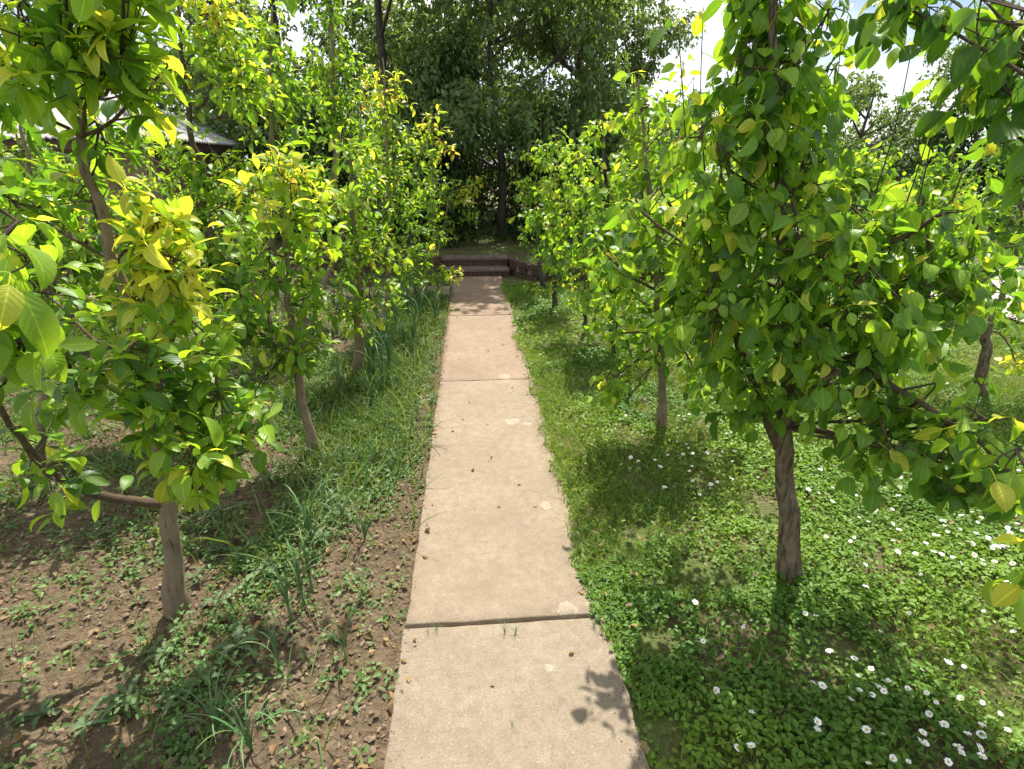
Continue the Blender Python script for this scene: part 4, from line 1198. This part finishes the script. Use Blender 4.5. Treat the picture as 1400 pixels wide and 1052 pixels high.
LX, LY, LS = [], [], []
for (x0, x1, y0, y1, dens, sc) in ((.36, 2.2, .25, 2.2, 9500, .7), (.30, .75, .3, 7.2, 6500, .62), (.38, 4.0, 2.2, 4.0, 6500, .85), (2.2, 4.5, .6, 2.2, 6000, .85), (.38, 5.6, 4.0, 7.3, 1500, 1.1), (4.0, 5.6, 0.8, 4.0, 1500, 1.1), (8.8, 14, 3, 20, 110, 2.4), (5.4, 5.6, 7.3, 25, 300, 2.0)):
    x, y = scatter(x0, x1, y0, y1, dens, rg, lambda a, b: np.clip(lawn_mask(a, b) * 1.4, 0, 1) * tree_far_mask(a, b) * (1.25 - clover_share(a, b)))
    LX.append(x); LY.append(y); LS.append(np.full(len(x), sc))
x = np.concatenate(LX); y = np.concatenate(LY); s0 = np.concatenate(LS); n = len(x)
tn = np.array((.08, .16, .018)) + rg.random((n, 1)) * np.array((.11, .11, .016))
o = leaf_batch('grass', G_BLADE, np.stack([x, y, lawn_z(x, y) + np.where(x < PX1, .026, 0)], -1), blade_frames(n, rg, .3), s0 * rg.uniform(.6, 1.3, n), rg.integers(0, 3, n), tn, mat=M_COVER)
tag(o, 'short green grass blades growing through the clover lawn', 'grass', kind='stuff')

# terrace grass
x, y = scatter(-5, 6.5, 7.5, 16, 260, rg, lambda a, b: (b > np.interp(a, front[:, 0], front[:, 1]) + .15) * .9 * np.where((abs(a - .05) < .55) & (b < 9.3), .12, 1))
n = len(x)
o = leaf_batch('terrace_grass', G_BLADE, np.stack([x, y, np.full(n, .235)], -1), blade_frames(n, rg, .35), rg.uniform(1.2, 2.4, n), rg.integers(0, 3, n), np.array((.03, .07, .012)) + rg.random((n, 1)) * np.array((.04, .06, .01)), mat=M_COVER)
tag(o, 'dim tufty grass on the shaded terrace behind the steps', 'grass', kind='stuff')


# left bed: weeds, soil clods
def weed_mask(x, y):
    base = np.clip((fbm(x * 2.6, y * 2.6, 81) - .40) * 4.2, 0, 1)
    far_w = np.clip((y - 1.5) / 1.0, 0, 1)
    strip = np.exp(-((x + .62) / .33) ** 2) * np.clip((y - 1.9) / .6, 0, 1)
    near_tree = np.exp(-(((x + .82) / .20) ** 2)) * .85 * np.clip((fbm(x * 5, y * 5, 84) - .25) * 3, 0, 1)
    left_bare = np.where(x < -1.35, .5, 1.0)
    edge = np.where(x > -.42, .5, 1.0) * np.where((x > -.75) & (y < 1.8), .40, 1)
    d = np.maximum(base * (.35 + .5 * far_w), np.maximum(strip * .95, near_tree)) * left_bare * edge
    return np.where(x < PX0 - .012, np.clip(d, .05, 1), 0)


LX, LY, LS = [], [], []
for (x0, x1, y0, y1, dens, sc) in ((-2.6, PX0, .25, 2.2, 2600, .85), (-3.6, PX0, 2.2, 4.2, 1500, 1.15), (-4.5, PX0, 4.2, 6.6, 600, 1.6), (-4.5, PX0, 7.2, 8.4, 400, 1.8)):
    x, y = scatter(x0, x1, y0, y1, dens, rg, weed_mask)
    LX.append(x); LY.append(y); LS.append(np.full(len(x), sc))
x = np.concatenate(LX); y = np.concatenate(LY); s0 = np.concatenate(LS); n = len(x)
hz = 0.07 * rg.random(n) ** 1.5 * np.clip((fbm(x * 4, y * 4, 85) - .25) * 2, .05, 1)
kk = 5
cx_, cy_ = np.repeat(x, kk), np.repeat(y, kk)
aa = rg.uniform(0, 6.283, n)[:, None] + np.arange(kk)[None] * 2.4
aa = aa.ravel(); rr_ = rg.uniform(.002, .016, n * kk) * np.repeat(s0, kk)
x, y = cx_ + np.cos(aa) * rr_, cy_ + np.sin(aa) * rr_
z = soil_z(x, y) + .004 + np.repeat(hz, kk) * np.tile(np.linspace(.2, 1, kk), n) + .008 * rg.random(n * kk)
s0 = np.repeat(s0, kk) * .8; n = len(x)
wd = np.stack([np.cos(aa), np.sin(aa), rg.normal(.1, .35, n)], -1)
WF = frames(wd, rg.normal(0, .35, (n, 3)) + np.array([0, 0, 1.0]))
tn = np.array((.065, .135, .035)) + rg.random((n, 1)) * np.array((.07, .09, .035))
o = leaf_batch('weed_cover', G_LEAF, np.stack([x, y, z], -1), WF, s0 * rg.uniform(.5, 1.35, n), rg.integers(0, 3, n), tn, mat=M_COVER)
tag(o, 'patchy low green weeds growing on the brown soil left of the path', 'weeds', kind='stuff')

LX, LY, LS = [], [], []
for (x0, x1, y0, y1, dens, sc) in ((-2.6, PX0, .25, 2.2, 2600, .95), (-3.6, PX0, 2.2, 4.2, 3200, 1.25), (-1.1, PX0, 1.7, 6.5, 1000, 1.8), (-4.5, PX0, 4.2, 6.6, 1500, 1.7)):
    x, y = scatter(x0, x1, y0, y1, dens, rg, weed_mask)
    LX.append(x); LY.append(y); LS.append(np.full(len(x), sc))
x = np.concatenate(LX); y = np.concatenate(LY); s0 = np.concatenate(LS); n = len(x)
tn = np.array((.05, .115, .022)) + rg.random((n, 1)) ** 2 * np.array((.13, .11, .04))  # blade tint darkened to paint in the tree shade over the bed
o = leaf_batch('weed_grass', G_BLADE, np.stack([x, y, soil_z(x, y)], -1), blade_frames(n, rg, .45), s0 * rg.uniform(.7, 1.6, n), rg.integers(0, 3, n), tn, mat=M_COVER)
tag(o, 'thin weedy grass blades scattered over the soil bed', 'grass', kind='stuff')

# clods
ico = []
for k in range(4):
    r2 = np.random.default_rng(200 + k)
    V = np.array([(1, 0, 0), (0, 1, 0), (-1, 0, 0), (0, -1, 0), (.2, .1, 1), (0, 0, -1), (.75, .7, .25), (-.7, -.75, .2)], float)
    V *= r2.uniform(.7, 1.2, (8, 1)); V *= np.array([1, .85, .62])
    T = np.array([(0, 6, 4), (6, 1, 4), (1, 2, 4), (2, 7, 4), (7, 3, 4), (3, 0, 4), (6, 0, 5), (1, 6, 5), (2, 1, 5), (7, 2, 5), (3, 7, 5), (0, 3, 5)])
    ico.append((V, np.zeros((0, 4), int), T, np.zeros((8, 3))))
LX, LY = [], []
for (x0, x1, y0, y1, dens) in ((-2.6, PX0 - .005, .25, 2.4, 5600), (-3.6, PX0 - .005, 2.4, 4.5, 700), (-3.6, PX0, 4.5, 6.6, 200)):
    x, y = scatter(x0, x1, y0, y1, dens, rg, lambda a, b: np.clip(.25 + 1.3 * (fbm(a * 3, b * 3, 86) - .3), .1, 1))
    LX.append(x); LY.append(y)
x = np.concatenate(LX); y = np.concatenate(LY); n = len(x)
sz = .0022 + .013 * rg.random(n) ** 4 + .015 * (rg.random(n) > .965) * rg.random(n)
tn = np.array((.15, .108, .072)) * rg.uniform(.55, 1.6, (n, 1)) + (rg.random((n, 1)) > .97) * np.array((.08, .075, .065))
o = leaf_batch('soil_clods', ico, np.stack([x, y, soil_z(x, y) + sz * .25], -1), rot_z_frames(n, .5, rg), sz, rg.integers(0, 4, n), tn, mat=M_SOILCLOD)
o.data.polygons.foreach_set('use_smooth', np.zeros(len(o.data.polygons), bool))
tag(o, 'crumbly brown soil clods and small stones in the bed', 'soil', kind='stuff')
for p in o.data.polygons[:0]: pass

# litter and soil crumbs along the path edges
xx, yy = [], []
for yq in rg.uniform(.6, 7, 2600):
    side = rg.random() < .62
    off = abs(rg.normal(0, .035))
    xx.append((PX1 - off) if side else (PX0 + off * .5)); yy.append(yq)
x = np.array(xx); y = np.array(yy); n = len(x)
tn = np.array((.13, .088, .055)) * rg.uniform(.6, 1.6, (n, 1))
o = leaf_batch('path_edge_crumbs', ico, np.stack([x, y, np.full(n, .032)], -1), rot_z_frames(n, .5, rg), .0018 + .004 * rg.random(n) ** 2.5, rg.integers(0, 4, n), tn, mat=M_SOILCLOD)
tag(o, 'soil crumbs and dry bits strewn along both edges of the path', 'soil', kind='stuff')

# ------------------------------------------------------------------ daisies
M_PETAL = simple_mat('petal_white', (.80, .80, .78), .6, .05, 30)
M_YEL = simple_mat('daisy_yellow', (.55, .36, .02), .7, .2, 80)
M_STEM = simple_mat('stem_green', (.07, .14, .03), .6, .2, 30)
daisy_protos = []
for k in range(4):
    r2 = np.random.default_rng(300 + k)
    m = MB()
    np_ = 15
    for q in range(np_):
        a = q * 6.283 / np_ + r2.normal(0, .06); L = .0125 * r2.uniform(.88, 1.08); w = .0026
        zt = .0015 + r2.normal(.001, .0012) + (.007 if k == 3 else .003 if k == 2 else 0)
        ca, sa = math.cos(a), math.sin(a)
        loc = [(.002, -w * .5, 0), (.002, w * .5, 0), (L * .75, w, zt), (L * .75, -w, zt), (L, 0, zt * .8)]
        m.add([(x_ * ca - y_ * sa, x_ * sa + y_ * ca, z_) for x_, y_, z_ in loc], [(0, 1, 2, 3)], [(3, 2, 4)])
    pet = m.mesh('petals', M_PETAL, False)
    m = MB(); m.tube([(0, 0, -.001), (0, 0, .0018), (0, 0, .0032)], [.0034, .0036, .0018], 8); cen = m.mesh('centre', M_YEL)
    m = MB(); m.tube([(.006, .003, -.07), (.002, .001, -.035), (0, 0, -.001)], [.0009, .0008, .0009], 4); ste = m.mesh('stem', M_STEM)
    daisy_protos.append((pet, cen, ste))
crop = [(188, 130), (118, 226), (218, 266), (370, 230), (594, 160), (630, 180), (816, 66), (866, 236), (678, 314), (772, 336), (834, 374), (786, 394), (658, 424), (622, 428), (794, 444), (860, 436), (880, 455), (840, 464), (757, 490), (898, 416), (970, 440), (1036, 465), (1074, 492), (1110, 358), (1178, 356), (1020, 380), (1168, 474), (1050, 535), (1104, 575), (1026, 600), (1190, 610), (1242, 583), (1238, 615), (1312, 528), (1334, 600), (1030, 650), (1015, 635), (1235, 660), (1242, 692), (1160, 680), (1150, 665), (1116, 715), (974, 706), (914, 700), (820, 588), (880, 604), (634, 572), (636, 592), (396, 530), (345, 650), (396, 654), (262, 442), (975, 160), (822, 725), (1385, 640), (1240, 500), (1290, 110), (1330, 60), (1360, 230), (1250, 160)]
dp = [gnd(880 + a / 2.692, 780 + b / 2.692, .06) for a, b in crop]
r2 = np.random.default_rng(77)
while len(dp) < 285:
    u = r2.random()
    if u < .36: c = gnd(r2.normal(1330, 70), r2.normal(730, 35), .06)
    elif u < .6: c = gnd(r2.normal(945, 45), r2.normal(620, 30), .06)
    elif u < .75: c = gnd(r2.normal(1180, 80), r2.normal(700, 45), .06)
    else: c = np.array([r2.uniform(.8, 3.5), r2.uniform(1.7, 6), .06])
    if c[0] > PX1 + .12 and c[1] < 6.5: dp.append(c)
dstuff = []
for q, c in enumerate(dp):
    k = q % 4
    d = empty('daisy', (c[0], c[1], lawn_z(c[0], c[1]) + r2.uniform(.05, .068)))
    d.rotation_euler = (r2.normal(0, .38), r2.normal(0, .38), r2.uniform(0, 6.28))
    sc = r2.uniform(.55, 1.05); d.scale = (sc, sc, sc)
    tag(d, 'small white daisy with yellow centre growing in the clover lawn', 'daisy', 'daisies in the clover lawn')
    for nm, me in zip(('petals', 'centre', 'stem'), daisy_protos[k]):
        link(nm, me, d)

# ------------------------------------------------------------------ leeks, thistles and grass tufts in the left bed
M_LEEK = [simple_mat('leek_green_' + 'abc'[k], c, .5, .2, 15) for k, c in enumerate(((.07, .15, .055), (.10, .17, .06), (.20, .20, .07)))]


def strap(h, w, lean, az, seed, mat, arch=1.0):
    r3 = np.random.default_rng(seed); ns = 9
    V, Q = [], []
    x = z = 0.0
    ang = lean * .25
    for k in range(ns + 1):
        s = k / ns
        ww = w * (1 - s ** 2.2) * .5 + .0006
        for u in (-1, 0, 1):
            V.append((x + abs(u) * ww * .35 * -math.cos(ang), u * ww, z + abs(u) * ww * .35 * math.sin(ang)))
        ang = lean * (.25 + .75 * s) + arch * 1.5 * s ** 3
        x += math.sin(ang) * h / ns; z += math.cos(ang) * h / ns
    for k in range(ns):
        a = 3 * k; Q += [(a, a + 1, a + 4, a + 3), (a + 1, a + 2, a + 5, a + 4)]
    V = np.array(V); c, s_ = math.cos(az), math.sin(az)
    V = np.stack([V[:, 0] * c - V[:, 1] * s_, V[:, 0] * s_ + V[:, 1] * c, V[:, 2]], -1)
    return mesh_np('leaf', V, np.array(Q), mat)


leek_protos = []
for k in range(5):
    r3 = np.random.default_rng(400 + k)
    m = MB(); m.tube([(0, 0, -.03), (0, 0, .05), (.003, 0, .11)], [.009, .008, .006], 8)
    parts = [('stem', m.mesh('stem', M_LEEK[2 if k == 4 else 1]))]
    for q in range(6 + k % 3):
        me = strap(r3.uniform(.24, .42), r3.uniform(.008, .014), r3.uniform(.08, .75), q * 2.4 + r3.normal(0, .3), q, M_LEEK[2] if k == 4 and q % 2 else M_LEEK[q % 2], r3.uniform(.2, 1.5))
        V = np.zeros(len(me.vertices) * 3, np.float32); me.vertices.foreach_get('co', V); V = V.reshape(-1, 3); V[:, 2] += .06; me.vertices.foreach_set('co', V.ravel()); me.update()
        parts.append(('leaf', me))
    leek_protos.append(parts)


def place_plant(name, protos, k, p, sc, rz, label, cat, group):
    e = empty(name, p); e.rotation_euler = (0, 0, rz); e.scale = (sc, sc, sc)
    tag(e, label, cat, group)
    for nm, me in protos[k]: link(nm, me, e)
    return e


near = [((428, 815), .85, 0), ((432, 770), .9, 1), ((400, 855), .7, 0), ((385, 925), .6, 1), ((474, 905), .55, 4), ((418, 838), .7, 2)]
for q, (p, sc, k) in enumerate(near):
    g = gnd(*p)
    place_plant('onion_plant', leek_protos, k, (g[0], g[1], soil_z(g[0], g[1])), sc, q * 1.3, 'drying yellow onion plant standing alone near the path edge' if k == 4 else 'upright green onion plant in the crumbly soil beside the path', 'plant', 'onions near the path')
r3 = np.random.default_rng(9)
for q in range(46):
    xx_ = r3.normal(-.68, .13); yy_ = r3.uniform(3.0, 6.4)
    xx_ = min(xx_, -.38)
    place_plant('leek_plant', leek_protos, int(r3.integers(0, 4)), (xx_, yy_, float(soil_z(xx_, yy_))), r3.uniform(.7, 1.15), r3.uniform(0, 6.28), 'blue-green leek plant in the row between the trees and the path', 'plant', 'leeks in a row')

grass_protos = []
for k in range(3):
    r4 = np.random.default_rng(500 + k)
    grass_protos.append([('leaf', strap(r4.uniform(.16, .36), .006, r4.uniform(.2, 1.1), q * 2.4, q, M_LEEK[q % 2], r4.uniform(.4, 1.6))) for q in range(11)])
for q, (p, sc) in enumerate((((345, 1030), .95), ((300, 1010), .7), ((500, 745), .7), ((470, 720), .7), ((540, 640), .6), ((470, 640), .6), ((520, 560), .6), ((590, 560), .45), ((440, 690), .6))):
    g = gnd(*p)
    place_plant('grass_tuft', grass_protos, q % 3, (g[0], g[1], float(soil_z(g[0], g[1]))), sc, q, 'loose tuft of long arching grass blades in the soil bed', 'grass', 'grass tufts in the bed')

# thistle-like weeds with pale lobed leaves
M_THIS = leaf_material('thistle_leaf', .3, .6, .3, True)


def lobed(L, W, seed, tint):
    r3 = np.random.default_rng(seed); ns = 10
    V, Q, lp = [], [], []
    x = z = 0; ang = .9
    for k in range(ns + 1):
        s = k / ns
        ww = W * .5 * math.sin(math.pi * min(.98, .08 + .9 * s)) * (1.0 if k % 2 else .45) + .001
        for u in (-1, 0, 1):
            V.append((x + (abs(u) * ww * .5 if k % 2 else 0), u * ww, z + abs(u) * ww * .3)); lp.append((u, s, 0))
        ang -= .14
        x += math.cos(ang) * L / ns; z += math.sin(ang) * L / ns
    for k in range(ns):
        a = 3 * k; Q += [(a, a + 3, a + 4, a + 1), (a + 1, a + 4, a + 5, a + 2)]
    return np.array(V), np.array(Q), np.array(lp, float), np.tile(np.append(tint, 1), (len(V), 1))


this_protos = []
for k in range(4):
    r3 = np.random.default_rng(600 + k); parts = []
    for q in range(9):
        V, Q, lp, c = lobed(r3.uniform(.09, .17), r3.uniform(.03, .05), q, np.array((.085, .135, .06)) * r3.uniform(.8, 1.3))
        a = q * 2.4 + r3.normal(0, .2); ca, sa = math.cos(a), math.sin(a)
        V = np.stack([V[:, 0] * ca - V[:, 1] * sa, V[:, 0] * sa + V[:, 1] * ca, V[:, 2] * r3.uniform(.6, 1.5) + q * .006], -1)
        parts.append(('leaf', mesh_np('leaf', V, Q, M_THIS, True, {'tint': c, 'lp': lp})))
    this_protos.append(parts)
tp = [(350, 745), (300, 760), (330, 700), (390, 720), (290, 710), (440, 745), (360, 790), (270, 800), (300, 830), (230, 900), (245, 960), (330, 900), (280, 940), (180, 960), (400, 700), (370, 660), (450, 660), (500, 620), (540, 590), (480, 590), (520, 650), (560, 600), (120, 1000), (60, 980)]
for q, p in enumerate(tp):
    g = gnd(*p)
    place_plant('weed_plant', this_protos, q % 4, (g[0], g[1], float(soil_z(g[0], g[1]))), random.uniform(.38, .7), q * 1.7, 'grey-green weed rosette with lobed leaves in the soil bed', 'weed', 'weed rosettes in the bed')

# weeds in the path joints
for q, (p, sc, k) in enumerate((((597, 862), .16, 0), ((690, 866), .20, 1), ((705, 868), .22, 2), ((585, 866), .13, 2), ((812, 858), .22, 0), ((835, 850), .25, 1), ((700, 992), .12, 2))):
    g = gnd(*p, .03)
    place_plant('joint_weed', grass_protos, k, (g[0], g[1], .026), sc, q * 2.1, 'tiny grass sprout growing flat in the crack of the concrete' if p[1] < 900 else 'tiny grass sprig lying on the middle of the nearest slab', 'grass', 'weeds in the path cracks')

# dry leaf litter
LX, LY = [], []
for (x0, x1, y0, y1, dens) in ((PX1 - .05, 2.4, .4, 3.2, 60), (-2.4, PX0 + .05, .4, 3.2, 150), (PX0, PX1, .6, 7, 9)):
    k = int((x1 - x0) * (y1 - y0) * dens)
    LX.append(rg.uniform(x0, x1, k)); LY.append(rg.uniform(y0, y1, k))
x = np.concatenate(LX); y = np.concatenate(LY); n = len(x)
z = np.where((x > PX0) & (x < PX1), .036, np.where(x < PX0, soil_z(x, y) + .012, lawn_z(x, y) + .03))
tn = np.array((.16, .105, .05)) * rg.uniform(.5, 1.7, (n, 1)) + rg.random((n, 1)) * np.array((.05, .05, .02))
o = leaf_batch('leaf_litter', G_LEAF, np.stack([x, y, z], -1), rot_z_frames(n, .3, rg), rg.uniform(.4, 1.2, n), rg.integers(0, 3, n), tn, mat=M_COVER)
tag(o, 'dry brown leaf scraps lying on the soil, lawn and path', 'leaf litter', kind='stuff')
